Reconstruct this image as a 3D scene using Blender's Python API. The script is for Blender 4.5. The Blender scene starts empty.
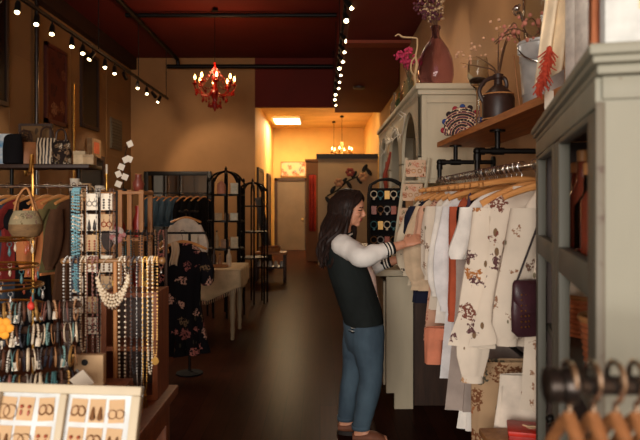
import bpy, bmesh, math, random
from mathutils import Vector, Matrix, Euler, noise
random.seed(7)
C = bpy.context.scene.collection
PI = math.pi
V = Vector
F = 622.0          # focal length in pixels of the 640x440 frame
EYE = 1.55

def P(px, py, d):
    """the point that stands d metres in front of the camera and shows at (px, py)"""
    return V(((px - 320) / F * d, d, EYE - (py - 203) / F * d))

ORD = ('first second third fourth fifth sixth seventh eighth ninth tenth eleventh twelfth thirteenth fourteenth '
       'fifteenth sixteenth seventeenth eighteenth nineteenth twentieth').split()

# ------------------------------------------------------------------ materials
def lin(c):
    out = []
    for v in c:
        v = v / 255.0
        out.append(v / 12.92 if v <= 0.04045 else ((v + 0.055) / 1.055) ** 2.4)
    return (*out, 1.0)

class NT:
    def __init__(self, name):
        self.m = bpy.data.materials.new(name); self.m.use_nodes = True
        self.t = self.m.node_tree; self.b = self.t.nodes['Principled BSDF']
        self.co = self.t.nodes.new('ShaderNodeTexCoord').outputs['Object']
    def n(self, typ, **k):
        x = self.t.nodes.new(typ)
        for a, b in k.items(): setattr(x, a, b)
        return x
    def l(self, a, b): self.t.links.new(a, b)
    def mapping(self, scale=(1, 1, 1), rot=(0, 0, 0)):
        x = self.n('ShaderNodeMapping'); x.inputs['Scale'].default_value = scale; x.inputs['Rotation'].default_value = rot
        self.l(self.co, x.inputs['Vector']); return x.outputs[0]
    def noise(self, scale, detail=3, vec=None, rough=0.55):
        x = self.n('ShaderNodeTexNoise'); x.inputs['Scale'].default_value = scale; x.inputs['Detail'].default_value = detail
        x.inputs['Roughness'].default_value = rough
        self.l(vec or self.co, x.inputs['Vector']); return x.outputs['Fac']
    def ramp(self, fac, stops, interp='LINEAR'):
        x = self.n('ShaderNodeValToRGB'); x.color_ramp.interpolation = interp
        e = x.color_ramp.elements
        while len(e) < len(stops): e.new(0.5)
        for i, (p, c) in enumerate(stops): e[i].position = p; e[i].color = c if len(c) == 4 else lin(c)
        self.l(fac, x.inputs[0]); return x.outputs[0]
    def mix(self, fac, a, b, mode='MIX'):
        x = self.n('ShaderNodeMix', data_type='RGBA', blend_type=mode)
        for s, v in ((0, fac), (6, a), (7, b)):
            if hasattr(v, 'links'): self.l(v, x.inputs[s])
            elif s == 0: x.inputs[0].default_value = v
            else: x.inputs[s].default_value = v if len(v) == 4 else lin(v)
        return x.outputs[2]
    def math(self, op, a, b=0.0):
        x = self.n('ShaderNodeMath', operation=op)
        for s, v in ((0, a), (1, b)):
            if hasattr(v, 'links'): self.l(v, x.inputs[s])
            else: x.inputs[s].default_value = v
        return x.outputs[0]
    def bump(self, h, strength=0.3, dist=0.01):
        x = self.n('ShaderNodeBump'); x.inputs['Strength'].default_value = strength; x.inputs['Distance'].default_value = dist
        self.l(h, x.inputs['Height']); self.l(x.outputs[0], self.b.inputs['Normal'])
    def col(self, v):
        if hasattr(v, 'links'): self.l(v, self.b.inputs['Base Color'])
        else: self.b.inputs['Base Color'].default_value = v
    def set(self, **k):
        for a, b in k.items(): self.b.inputs[a.replace('_', ' ')].default_value = b

def dark(c, f): return tuple(v * f for v in c)

def plain(name, c, rough=0.6, metal=0.0, var=0.12, scale=14, bump=0.15, spec=0.4, bscale=60):
    t = NT(name)
    f = t.noise(scale)
    t.col(t.ramp(f, [(0.25, dark(c, 1 - var)), (0.75, tuple(min(255, v * (1 + var)) for v in c))]))
    t.set(Roughness=rough, Metallic=metal)
    t.b.inputs['Specular IOR Level'].default_value = spec
    if bump: t.bump(t.noise(bscale, 2), bump, 0.004)
    return t.m

def cloth(name, c, var=0.08, sheen=0.1):
    t = NT(name)
    f = t.noise(9, 4)
    t.col(t.ramp(f, [(0.3, dark(c, 1 - var)), (0.7, tuple(min(255, v * (1 + var)) for v in c))]))
    t.set(Roughness=0.9); t.b.inputs['Specular IOR Level'].default_value = 0.15
    w = t.n('ShaderNodeTexWave'); w.inputs['Scale'].default_value = 130; w.inputs['Distortion'].default_value = 2
    t.l(t.co, w.inputs['Vector'])
    t.bump(w.outputs['Fac'], 0.12, 0.002)
    return t.m

def floral(name, base, petals, scale=9.0, size=0.34, keep=0.55, leaf=(95, 80, 50)):
    t = NT(name)
    wob = t.n('ShaderNodeTexNoise'); wob.inputs['Scale'].default_value = scale * 2.4; wob.inputs['Detail'].default_value = 2
    t.l(t.co, wob.inputs['Vector'])
    vec = t.n('ShaderNodeMix', data_type='VECTOR'); vec.inputs[0].default_value = 0.055
    t.l(t.co, vec.inputs[4]); t.l(wob.outputs['Color'], vec.inputs[5]); vec = vec.outputs[1]
    v = t.n('ShaderNodeTexVoronoi'); v.inputs['Scale'].default_value = scale; t.l(vec, v.inputs['Vector'])
    sep = t.n('ShaderNodeSeparateColor'); t.l(v.outputs['Color'], sep.inputs[0])
    pres = t.math('LESS_THAN', sep.outputs[0], keep)
    edge = t.math('ADD', v.outputs['Distance'], t.math('MULTIPLY', t.math('SUBTRACT', t.noise(scale * 5, 2), 0.5), 0.55))
    ins = t.math('LESS_THAN', edge, size)
    stops = [(i / len(petals), p) for i, p in enumerate(petals)]
    pc = t.ramp(sep.outputs[1], stops, 'CONSTANT')
    f2 = t.math('MULTIPLY', t.math('MULTIPLY', pres, ins), t.math('GREATER_THAN', t.noise(scale * 7, 2), .46))
    v2 = t.n('ShaderNodeTexVoronoi'); v2.inputs['Scale'].default_value = scale * 2.1; t.l(t.mapping((1, 1, 0.5), (0.5, 0.4, 0)), v2.inputs['Vector'])
    s2 = t.n('ShaderNodeSeparateColor'); t.l(v2.outputs['Color'], s2.inputs[0])
    l2 = t.math('MULTIPLY', t.math('LESS_THAN', v2.outputs['Distance'], size * 0.55), t.math('LESS_THAN', s2.outputs[2], keep * 0.5))
    fab = t.ramp(t.noise(7, 3), [(0.3, dark(base, 0.93)), (0.7, base)])
    c1 = t.mix(l2, fab, leaf)
    t.col(t.mix(f2, c1, pc))
    t.set(Roughness=0.88); t.b.inputs['Specular IOR Level'].default_value = 0.15
    t.bump(t.noise(80, 2), 0.1, 0.002)
    return t.m

def wood(name, c1, c2, rough=0.5, scale=(3, 3, 24), axis=None, spec=0.4):
    t = NT(name)
    sc = {'x': (2.2, 22, 22), 'y': (22, 2.2, 22), 'z': (22, 22, 2.2)}[axis or 'z']
    f = t.noise(1.6, 6, t.mapping(sc), 0.65)
    t.col(t.ramp(f, [(0.3, c1), (0.7, c2)])); t.set(Roughness=rough); t.b.inputs['Specular IOR Level'].default_value = spec
    t.bump(f, 0.2, 0.004)
    return t.m

def glow(name, c, s):
    t = NT(name); t.set(Roughness=0.4); t.col(lin(c))
    t.b.inputs['Emission Color'].default_value = lin(c); t.b.inputs['Emission Strength'].default_value = s
    return t.m

def glassy(name, c, rough=0.05, trans=1.0):
    t = NT(name); t.col(lin(c)); t.set(Roughness=rough, IOR=1.25)
    t.b.inputs['Transmission Weight'].default_value = trans
    return t.m

def metal(name, c, rough=0.3, var=0.1):
    return plain(name, c, rough, 1.0, var, 20, 0.05)

def painted(name, c, chip=(70, 55, 40), amount=0.30, axis=(1, 1, 0.25)):
    """worn paint: streaky tone and chips down to the wood"""
    t = NT(name)
    f = t.noise(5, 5, t.mapping(axis))
    base = t.ramp(f, [(0.25, dark(c, 0.88)), (0.75, c)])
    ch = t.ramp(t.noise(16, 6, None, 0.75), [(amount - 0.02, (255, 255, 255)), (amount + 0.02, (0, 0, 0))])
    t.col(t.mix(ch, base, chip)); t.set(Roughness=0.6)
    t.bump(t.noise(30, 4), 0.15, 0.004)
    return t.m

# ------------------------------------------------------------------ mesh building
def frame_of(d):
    d = d.normalized(); a = V((0, 0, 1)) if abs(d.z) < 0.9 else V((1, 0, 0))
    x = d.cross(a).normalized(); return x, d.cross(x).normalized()

def crom(pts, n):
    """smooth curve through pts (tuples of any length), n steps a span"""
    q = [V(p) if len(p) <= 4 else p for p in pts]
    if len(q) < 3: 
        return [q[0].lerp(q[1], i / n) for i in range(n + 1)]
    out = []
    for i in range(len(q) - 1):
        p0 = q[max(i - 1, 0)]; p1 = q[i]; p2 = q[i + 1]; p3 = q[min(i + 2, len(q) - 1)]
        for k in range(n):
            t = k / n
            out.append(0.5 * ((2 * p1) + (p2 - p0) * t + (2 * p0 - 5 * p1 + 4 * p2 - p3) * t * t + (3 * p1 - p0 - 3 * p2 + p3) * t ** 3))
    out.append(q[-1].copy())
    return out

class MB:
    def __init__(self): self.v = []; self.f = []; self.mi = []; self.m = 0
    def add(self, vs, fs):
        b = len(self.v); self.v += [tuple(x) for x in vs]
        self.f += [tuple(b + i for i in f) for f in fs]; self.mi += [self.m] * len(fs)
        return self
    def box(self, c, s, rot=None, bevel=0.0):
        c = V(c); h = V(s) / 2; r = rot.to_matrix() if isinstance(rot, Euler) else (rot or Matrix.Identity(3))
        if bevel:
            b = min(bevel, min(h) * 0.45); bm = bmesh.new(); bmesh.ops.create_cube(bm, size=1)
            for v in bm.verts: v.co = V((v.co.x * s[0], v.co.y * s[1], v.co.z * s[2]))
            bmesh.ops.bevel(bm, geom=bm.edges[:], offset=b, segments=2, profile=0.5, affect='EDGES')
            bm.verts.index_update()
            self.add([r @ v.co + c for v in bm.verts], [[v.index for v in f.verts] for f in bm.faces]); bm.free(); return self
        vs = [r @ V((x * h.x, y * h.y, z * h.z)) + c for x in (-1, 1) for y in (-1, 1) for z in (-1, 1)]
        return self.add(vs, [(0, 1, 3, 2), (4, 6, 7, 5), (0, 4, 5, 1), (2, 3, 7, 6), (0, 2, 6, 4), (1, 5, 7, 3)])
    def bx(self, x0, x1, y0, y1, z0, z1, bevel=0.0):
        return self.box(((x0 + x1) / 2, (y0 + y1) / 2, (z0 + z1) / 2), (abs(x1 - x0), abs(y1 - y0), abs(z1 - z0)), None, bevel)
    def loft(self, secs, n=14, caps=True, wav=None):
        """secs: (centre, axis a, axis b)"""
        vs = []; fs = []
        for j, (c, a, b) in enumerate(secs):
            for i in range(n):
                t = 2 * PI * i / n; k = 1.0 if wav is None else wav(j, t)
                vs.append(V(c) + V(a) * math.cos(t) * k + V(b) * math.sin(t) * k)
        for j in range(len(secs) - 1):
            for i in range(n):
                fs.append((j * n + i, j * n + (i + 1) % n, (j + 1) * n + (i + 1) % n, (j + 1) * n + i))
        if caps:
            fs.append(tuple(range(n))[::-1]); fs.append(tuple((len(secs) - 1) * n + i for i in range(n)))
        return self.add(vs, fs)
    def tube(self, pts, r, n=8, steps=0, caps=True, squash=1.0):
        """tube along pts; r a number or one per point; steps > 0 smooths"""
        rr = r if isinstance(r, (list, tuple)) else [r] * len(pts)
        q = [V((*p, q_)) for p, q_ in zip([tuple(x) for x in pts], rr)]
        if steps: q = crom(q, steps)
        p = [V(x[:3]) for x in q]; rad = [x[3] for x in q]
        secs = []; u = None
        for i in range(len(p)):
            d = (p[min(i + 1, len(p) - 1)] - p[max(i - 1, 0)])
            if d.length < 1e-9: d = V((0, 0, 1))
            d.normalize()
            if u is None: u, w = frame_of(d)
            else:
                u = (u - d * u.dot(d))
                u = u.normalized() if u.length > 1e-6 else frame_of(d)[0]
            w = d.cross(u)
            secs.append((p[i], u * rad[i], w * rad[i] * squash))
        return self.loft(secs, n, caps)
    def cyl(self, a, b, r, n=14, r2=None): return self.tube([a, b], [r, r2 if r2 is not None else r], n)
    def lathe(self, prof, c=(0, 0, 0), n=20, rot=None):
        """prof: (radius, z) from bottom to top"""
        c = V(c); r = rot or Matrix.Identity(3)
        vs = []; fs = []
        for (q, z) in prof:
            for i in range(n):
                t = 2 * PI * i / n; vs.append(r @ V((max(q, 1e-4) * math.cos(t), max(q, 1e-4) * math.sin(t), z)) + c)
        for j in range(len(prof) - 1):
            for i in range(n): fs.append((j * n + i, j * n + (i + 1) % n, (j + 1) * n + (i + 1) % n, (j + 1) * n + i))
        fs.append(tuple(range(n))[::-1]); fs.append(tuple((len(prof) - 1) * n + i for i in range(n)))
        return self.add(vs, fs)
    def ball(self, c, r, n=10, m=6, rot=None):
        r = (r, r, r) if not isinstance(r, (tuple, list)) else r; R = rot or Matrix.Identity(3); c = V(c)
        vs = [R @ V((0, 0, -r[2])) + c]
        for j in range(1, m):
            a = -PI / 2 + PI * j / m
            for i in range(n):
                t = 2 * PI * i / n
                vs.append(R @ V((r[0] * math.cos(a) * math.cos(t), r[1] * math.cos(a) * math.sin(t), r[2] * math.sin(a))) + c)
        vs.append(R @ V((0, 0, r[2])) + c); L = len(vs) - 1
        fs = [(0, 1 + (i + 1) % n, 1 + i) for i in range(n)]
        for j in range(m - 2):
            for i in range(n):
                a = 1 + j * n; b = a + n
                fs.append((a + i, a + (i + 1) % n, b + (i + 1) % n, b + i))
        a = 1 + (m - 2) * n
        fs += [(a + i, a + (i + 1) % n, L) for i in range(n)]
        return self.add(vs, fs)
    def torus(self, c, R, r, rot=None, n=18, m=6, sy=1.0):
        c = V(c); M_ = rot or Matrix.Identity(3); vs = []; fs = []
        for i in range(n):
            a = 2 * PI * i / n
            for j in range(m):
                b = 2 * PI * j / m; q = R + r * math.cos(b)
                vs.append(M_ @ V((q * math.cos(a), q * sy * math.sin(a), r * math.sin(b))) + c)
        for i in range(n):
            for j in range(m):
                fs.append((i * m + j, ((i + 1) % n) * m + j, ((i + 1) % n) * m + (j + 1) % m, i * m + (j + 1) % m))
        return self.add(vs, fs)
    def prism(self, outline, y0, y1, o=(0, 0, 0), rot=None):
        """outline in (x, z), extruded in y"""
        o = V(o); R = rot or Matrix.Identity(3); k = len(outline)
        vs = [R @ V((x, y0, z)) + o for x, z in outline] + [R @ V((x, y1, z)) + o for x, z in outline]
        fs = [tuple(range(k)), tuple(range(2 * k - 1, k - 1, -1))]
        fs += [(i, i + k, (i + 1) % k + k, (i + 1) % k) for i in range(k)]
        return self.add(vs, fs)
    def sheet(self, fn, nu, nv):
        vs = [fn(i / nu, j / nv) for j in range(nv + 1) for i in range(nu + 1)]; w = nu + 1
        return self.add(vs, [(j * w + i, j * w + i + 1, (j + 1) * w + i + 1, (j + 1) * w + i) for j in range(nv) for i in range(nu)])
    def build(self, name, mats, parent=None, loc=None, smooth=True, rot=None, solid=0.0):
        me = bpy.data.meshes.new(name); me.from_pydata(self.v, [], self.f)
        bm = bmesh.new(); bm.from_mesh(me); bmesh.ops.recalc_face_normals(bm, faces=bm.faces); bm.to_mesh(me); bm.free()
        ms = mats if isinstance(mats, (list, tuple)) else [mats]
        for m in ms: me.materials.append(m)
        if len(ms) > 1: me.polygons.foreach_set('material_index', self.mi)
        o = bpy.data.objects.new(name, me); C.objects.link(o)
        if smooth:
            me.polygons.foreach_set('use_smooth', [True] * len(me.polygons))
            try: me.set_sharp_from_angle(angle=math.radians(42))
            except Exception: pass
        if solid:
            s = o.modifiers.new('thickness', 'SOLIDIFY'); s.thickness = solid; s.offset = 0
        if parent: o.parent = parent
        if loc is not None: o.location = loc
        if rot is not None: o.rotation_euler = rot
        return o

def remeshed(mb, name, mats, voxel, smooth_it, parent=None, paint=None):
    o = mb.build(name + '_raw', mats[0])
    r = o.modifiers.new('r', 'REMESH'); r.mode = 'VOXEL'; r.voxel_size = voxel
    s = o.modifiers.new('s', 'SMOOTH'); s.factor = 0.5; s.iterations = smooth_it
    dg = bpy.context.evaluated_depsgraph_get(); dg.update()
    me = bpy.data.meshes.new_from_object(o.evaluated_get(dg)); me.name = name
    bpy.data.objects.remove(o)
    me.materials.clear()
    for m in mats: me.materials.append(m)
    if paint:
        me.polygons.foreach_set('material_index', [paint(p.center) for p in me.polygons])
    me.polygons.foreach_set('use_smooth', [True] * len(me.polygons))
    q = bpy.data.objects.new(name, me); C.objects.link(q)
    if parent: q.parent = parent
    return q

def tag(o, label, cat, group=None, kind=None):
    o['label'] = label; o['category'] = cat
    if group: o['group'] = group
    if kind: o['kind'] = kind
    return o
def thing(name, label, cat, loc=(0, 0, 0), rz=0.0, group=None, rot=None):
    o = bpy.data.objects.new(name, None); C.objects.link(o); o.empty_display_size = 0.05
    o.location = loc; o.rotation_euler = rot or (0, 0, rz)
    return tag(o, label, cat, group)
def struct(mb, name, mat, smooth=False):
    o = mb.build(name, mat, smooth=smooth); o['kind'] = 'structure'; return o
def copy_tree(o, parent=None):
    c = o.copy(); C.objects.link(c); c.parent = parent
    for ch in list(o.children): copy_tree(ch, c)
    return c
def rotz(a): return Matrix.Rotation(a, 3, 'Z')
def rotx(a): return Matrix.Rotation(a, 3, 'X')
def roty(a): return Matrix.Rotation(a, 3, 'Y')

# ------------------------------------------------------------------ shared materials
M = {}
M['cream_paint'] = painted('cream_paint', (198, 184, 156), (150, 130, 100), 0.27)
M['sage_paint'] = painted('sage_paint', (128, 125, 108), (96, 78, 56), 0.31)
M['sage_dark'] = painted('sage_dark', (92, 90, 78), (150, 140, 118), 0.30)
M['black_iron'] = plain('black_iron', (26, 23, 21), 0.45, 0.6, 0.2)
M['black_paint'] = plain('black_paint', (20, 17, 15), 0.5)
M['gunmetal'] = metal('gunmetal', (105, 100, 96), 0.28)
M['steel'] = metal('steel', (190, 186, 180), 0.25)
M['brass'] = metal('brass', (190, 145, 75), 0.32)
M['copper'] = metal('copper', (190, 120, 85), 0.35)
M['galv'] = plain('galvanised', (186, 184, 180), 0.4, 0.35, 0.25, 6)
M['hanger'] = wood('hanger_wood', (190, 125, 68), (222, 160, 96), 0.4, axis='x')
M['shelf'] = wood('shelf_wood', (150, 82, 36), (196, 120, 60), 0.5, axis='y')
M['oak'] = wood('oak', (150, 96, 52), (190, 134, 82), 0.55)
M['redwood'] = wood('redwood', (104, 54, 27), (146, 82, 42), 0.5)
M['darkwood'] = wood('darkwood', (44, 27, 18), (66, 42, 28), 0.5)
M['ivory'] = cloth('ivory_cloth', (228, 214, 196))
M['white'] = cloth('white_cloth', (232, 224, 214))
M['beige'] = cloth('beige_cloth', (208, 180, 148))
M['black_cloth'] = cloth('black_cloth', (20, 18, 20))
M['navy'] = cloth('navy_cloth', (30, 32, 48))
M['paper'] = plain('paper', (226, 214, 194), 0.8, 0, 0.05, 8, 0)
M['kraft'] = plain('kraft_card', (186, 154, 116), 0.8, 0, 0.06, 10, 0)
M['glass'] = glassy('clear_glass', (235, 238, 235))
M['pearl'] = plain('pearl', (204, 186, 158), 0.25, 0, 0.05, 20, 0, 0.6)
M['twig'] = plain('twig', (96, 66, 44), 0.8)
# ================================================================== THE ROOM
YB, YC = 14.8, 20.6        # back partition, end of the corridor
XL, XR = -4.5, 1.2
ZC = 5.0
t = NT('floor_boards')
br = t.n('ShaderNodeTexBrick'); br.inputs['Scale'].default_value = 1.0
br.inputs['Brick Width'].default_value = 1.9; br.inputs['Row Height'].default_value = 0.13; br.inputs['Mortar Size'].default_value = 0.003
br.inputs['Color1'].default_value = lin((60, 30, 21)); br.inputs['Color2'].default_value = lin((42, 21, 15)); br.inputs['Mortar'].default_value = lin((18, 11, 8))
t.l(t.mapping((1, 1, 1), (0, 0, PI / 2)), br.inputs['Vector'])
g = t.noise(2.0, 6, t.mapping((22, 1.6, 1)), 0.7)
t.col(t.mix(0.45, br.outputs['Color'], t.ramp(g, [(0.3, (26, 13, 10)), (0.7, (60, 32, 22))])))
t.set(Roughness=.30); t.b.inputs['Specular IOR Level'].default_value = .008; t.b.inputs['Specular Tint'].default_value = (1, .62, .42, 1)
M_floor = t.m
def wallpaint(name, c, seams=True):
    t = NT(name)
    base = t.ramp(t.noise(1.3, 5), [(0.3, dark(c, 0.9)), (0.7, c)])
    t.col(base); t.set(Roughness=0.75); t.b.inputs['Specular IOR Level'].default_value = 0.25
    t.bump(t.noise(25, 4), 0.12, 0.004)
    return t.m
M_left = wallpaint('tan_wall', (150, 116, 78)); M_back = wallpaint('tan_partition', (176, 130, 84)); M_right = wallpaint('warm_wall', (196, 150, 106))
M_maroon = wallpaint('maroon_paint', (104, 32, 24)); M_yellow = wallpaint('yellow_wall', (222, 178, 104)); M_cyel = wallpaint('yellow_tiles', (226, 190, 130))
M_band = wallpaint('brown_band', (58, 36, 26))

struct(MB().bx(XL - .1, 2.2, -3.2, YC + .1, -.1, 0), 'floor', M_floor)
struct(MB().bx(XL - .1, .35, -3.2, YB + .1, ZC, ZC + .1), 'ceiling', M_maroon)
m = MB().bx(XL - .1, XL, -3.2, YB + .1, 0, ZC)
for z in (1.3, 2.55, 3.75): m.bx(XL, XL + .008, -3.2, YB, z, z + .012)
for y in (7.2, 9.0, 11.2, 13.1): m.bx(XL, XL + .008, y, y + .015, 0, ZC - .35)
struct(m, 'wall_left', M_left)
struct(MB().bx(XL, XL + .14, -3.0, YB, ZC - .28, ZC), 'trim_1', M_band)
struct(MB().bx(XL, -1.55, YB, YB + .12, 0, ZC), 'wall_back', M_back)
struct(MB().bx(-1.55, XR + .3, YB, YB + .12, 3.83, ZC), 'wall_header', M_maroon)
struct(MB().bx(XR, XR + .1, -3.2, 9.4, 0, ZC), 'wall_right', M_right)
struct(MB().bx(1.45, 1.55, 9.4, YC, 0, ZC).bx(XR, 1.55, 9.3, 9.4, 0, ZC), 'wall_right_far', M_yellow)
struct(MB().bx(.35, 1.6, -3.2, YB, 3.70, ZC + .1), 'ceiling_bulkhead', M_maroon)
struct(MB().bx(.35, XR, 8.2, 8.45, 3.66, 3.70), 'trim_2', wallpaint('lighter_maroon', (140, 62, 40)))
struct(MB().bx(-1.65, -1.55, YB + .12, YC, 0, 4.1), 'wall_corridor', M_yellow)
struct(MB().bx(-1.65, 1.6, YC, YC + .1, 0, 4.1), 'wall_end', M_yellow)
m = MB().bx(-1.65, 1.6, YB + .12, YC, 4.03, 4.13)
for i in range(5): m.bx(-1.55, 1.45, 15.4 + i * 1.1, 15.43 + i * 1.1, 4.024, 4.03)
for i in range(4): m.bx(-1.2 + i * .75, -1.18 + i * .75, YB + .12, YC, 4.024, 4.03)
struct(m, 'ceiling_corridor', M_cyel)
# shop front behind the camera, with the show window that lets the daylight in
struct(MB().bx(XL, XR, -3.2, -3.1, 0, .55).bx(XL, XR, -3.2, -3.1, 3.1, ZC).bx(XL, -3.2, -3.2, -3.1, .55, 3.1).bx(1.1, XR, -3.2, -3.1, .55, 3.1), 'wall_front', M_left)
# partition wall in the far room
m = MB().bx(-.05, 1.45, 15.6, 15.75, 0, 2.66); struct(m, 'wall_partition', wallpaint('pale_partition', (176, 150, 118)))
struct(MB().bx(-.09, 1.45, 15.56, 15.79, 2.66, 2.78), 'trim_3', M['black_paint'])
struct(MB().bx(-.37, -.05, 16.6, 16.75, 0, 2.66).bx(-.4, -.05, 16.56, 16.79, 2.66, 2.72), 'wall_stub', wallpaint('brown_stub', (120, 84, 58)))
# end door with transom
m = MB().bx(-1.4, -.5, YC - .05, YC, 0, 2.28); o = struct(m, 'door_1', plain('door_grey', (104, 88, 72), 0.6, 0, .05, 3, 0))
MB().bx(-1.5, -1.4, YC - .09, YC, 0, 2.36).bx(-.5, -.4, YC - .09, YC, 0, 2.36).bx(-1.5, -.4, YC - .09, YC, 2.28, 2.38).build('door_frame', M['darkwood'], o)
MB().cyl((-.58, YC - .1, 1.02), (-.58, YC - .05, 1.02), .035).build('door_handle', M['brass'], o)
M_print = floral('stained_panes', (206, 190, 150), [(180, 96, 60), (120, 140, 140), (220, 190, 120), (150, 70, 50)], 7, .5, .8, (110, 120, 110))
r = thing('picture', 'wide colourful framed picture above the door at the end of the corridor', 'picture', (-.88, YC - .02, 2.42))
MB().bx(-.39, .39, -.02, 0, .03, .47).build('canvas', M_print, r)
MB().bx(-.42, .42, -.03, 0, 0, .03).bx(-.42, .42, -.03, 0, .47, .50).bx(-.42, -.39, -.03, 0, 0, .5).bx(.39, .42, -.03, 0, 0, .5).build('frame', M['oak'], r)
# dark door openings on the corridor's side wall
for k, (y0, y1, z) in enumerate(((15.3, 16.6, 2.35), (18.0, 19.0, 2.33))):
    o = struct(MB().bx(-1.55, -1.52, y0, y1, 0, z), 'door_%d' % (k + 2), M['darkwood'])
    MB().bx(-1.55, -1.50, y0 - .08, y0, 0, z + .08).bx(-1.55, -1.50, y1, y1 + .08, 0, z + .08).bx(-1.55, -1.50, y0, y1, z, z + .08).build('door_frame', M['black_paint'], o)
# left wall: door opening, dark windows
o = struct(MB().bx(XL, XL + .03, 11.6, 12.75, 0, 2.42), 'door_4', M['black_paint'])
MB().bx(XL, XL + .06, 11.5, 11.6, 0, 2.5).bx(XL, XL + .06, 12.75, 12.85, 0, 2.5).bx(XL, XL + .06, 11.6, 12.75, 2.42, 2.5).build('door_frame', M['darkwood'], o)
M_night = plain('dark_pane', (14, 13, 13), 0.25, 0, .1, 5, 0)
for k, (y0, y1, z0, z1) in enumerate(((7.6, 8.85, 2.98, 4.7), (11.7, 12.5, 3.05, 4.4))):
    o = struct(MB().bx(XL, XL + .03, y0, y1, z0, z1), 'window_%d' % (k + 1), M_night)
    MB().bx(XL, XL + .05, y0 - .06, y0, z0 - .06, z1 + .06).bx(XL, XL + .05, y1, y1 + .06, z0 - .06, z1 + .06).bx(XL, XL + .05, y0, y1, z1, z1 + .06).bx(XL, XL + .07, y0, y1, z0 - .06, z0).build('window_frame', M['darkwood'], o)
r = thing('wall_vent', 'grey louvred panel high on the tan side wall near the corner', 'vent', (XL, 13.68, 2.73))
MB().bx(0, .03, -.36, .36, 0, .66).build('backing', plain('vent_grey', (92, 84, 68)), r)
m = MB()
for i in range(9): m.box((.035, 0, .07 + i * .065), (.02, .66, .03), Euler((0, .5, 0)))
m.build('slats', plain('vent_grey2', (104, 96, 78)), r)
# pictures on the left wall
r = thing('framed_picture', 'tall reddish picture in a dark red frame on the tan wall', 'picture', (XL, 10.55, 2.87))
M_redp = floral('red_print', (96, 50, 38), [(130, 84, 60), (70, 40, 36), (150, 110, 80)], 4, .45, .8, (60, 40, 34))
MB().bx(0, .03, -.36, .36, .07, 1.25).build('canvas', M_redp, r)
MB().bx(0, .05, -.42, .42, 0, .07).bx(0, .05, -.42, .42, 1.25, 1.32).bx(0, .05, -.42, -.36, 0, 1.32).bx(0, .05, .36, .42, 0, 1.32).build('frame', plain('red_frame', (86, 36, 28), .5), r)
r = thing('canvas_picture', 'small pale canvas with an orange square above the dark doorway', 'picture', (XL, 12.25, 2.45))
MB().bx(0, .10, -.24, .24, 0, .36).build('canvas', plain('canvas_tan', (170, 136, 96)), r)
MB().bx(.10, .105, -.14, .14, .07, .29).build('print', plain('orange_square', (214, 104, 58)), r)
# conduits
def conduit(label, pts, r=.035, mat=None, brackets=True):
    m = MB(); m.tube(pts, r, 10)
    o = tag(m.build('conduit', mat or M['black_iron']), label, 'pipe'); return o
conduit('long black pipe crossing the maroon ceiling nearer than the chandelier', [(-3.5, 11.2, 4.93), (.3, 11.2, 4.93)], .04)
conduit('black pipe crossing the maroon header above the corridor', [(-3.55, 14.45, 4.72), (.3, 14.45, 4.72)], .05)
conduit('black ceiling pipe running lengthways to meet the crossing pipes', [(-3.3, 3, 4.88), (-3.3, 14.4, 4.88), (-3.3, 14.45, 4.75)], .045)
conduit('slim steel pipe running up the tan wall near the red picture', [(XL + .06, 9.75, 1.0), (XL + .06, 9.75, 4.7)], .035, M['gunmetal'])
conduit('thin brass pipe running up the tan wall past the red picture', [(XL + .05, 11.25, 1.0), (XL + .05, 11.25, 3.7)], .02, M['brass'])

# ------------------------------------------------------------------ track lights
M_lens = glow('lamp_lens', (255, 226, 170), 14)
def spot(name, loc, target, power, size=70, col=(1, .77, .53), blend=.6, rad=.04):
    l = bpy.data.lights.new(name, 'SPOT'); l.energy = power; l.spot_size = math.radians(size); l.spot_blend = blend; l.color = col; l.shadow_soft_size = rad
    o = bpy.data.objects.new(name, l); C.objects.link(o); o.location = loc
    o.rotation_euler = (V(target) - V(loc)).to_track_quat('-Z', 'Y').to_euler(); return o
SPOT_L, SPOT_R = 60, 62
def track(X, ys, y0, y1, where, aim, power):
    r = thing('lighting_track', 'black lighting track hanging %s' % where, 'track', (X, y0, 3.86))
    MB().bx(-.02, .02, 0, y1 - y0, 0, .04).build('rail', M['black_paint'], r)
    m = MB(); k = int((y1 - y0) / 2)
    for i in range(k + 1):
        y = .15 + i * (y1 - y0 - .3) / k; m.cyl((0, y, .04), (0, y, (3.70 if X > .35 else 5.0) - 3.86), .008, 6)
    m.build('hanging_rods', M['black_paint'], r)
    for i, y in enumerate(ys):
        tx = aim(y)
        d = (V(tx) - V((X, y, 3.76))).normalized()
        h = thing('track_light', '%s spotlight from the far end of the black track %s' % (ORD[len(ys) - 1 - i], where), 'lamp', (X, y, 3.86), 0, 'spotlights on the track %s' % where)
        a = V((0, 0, -.085)); e = a + d * .11
        MB().cyl((0, 0, 0), a, .010, 8).build('stem', M['black_paint'], h)
        MB().tube([a - d * .05, a, e], [.025, .033, .038], 12).build('housing', M['black_paint'], h)
        MB().cyl(e - d * .002, e + d * .003, .028, 12).build('lens', M_lens, h)
        spot('spotlight_beam', V((X, y, 3.86)) + e + d * .05, tx, power * random.uniform(.8, 1.2) * (.24 if tx[0] > 1 else 1.7 if tx[1] > 14.5 else 1))
LY = [6.65, 7.0, 7.47, 7.9, 8.53, 8.92, 9.3, 9.84, 10.3, 10.8, 11.6, 12.2, 12.65, 13.2]
track(-3.4, LY, 5.2, 13.9, 'along the tan wall', lambda y: (-2.6 + .5 * (y - 12), 14.8, 2.0) if y in (10.8, 12.65) else (-2.9 if int(y * 10) % 3 else -4.4, y - 1.6, 0.9), SPOT_L)
RY = [3.2, 4.1, 5.0, 5.9, 6.9, 7.4, 8.3, 8.9, 9.5, 10.0, 10.5, 11.1, 11.7, 12.4, 13.0, 13.7]
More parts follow.
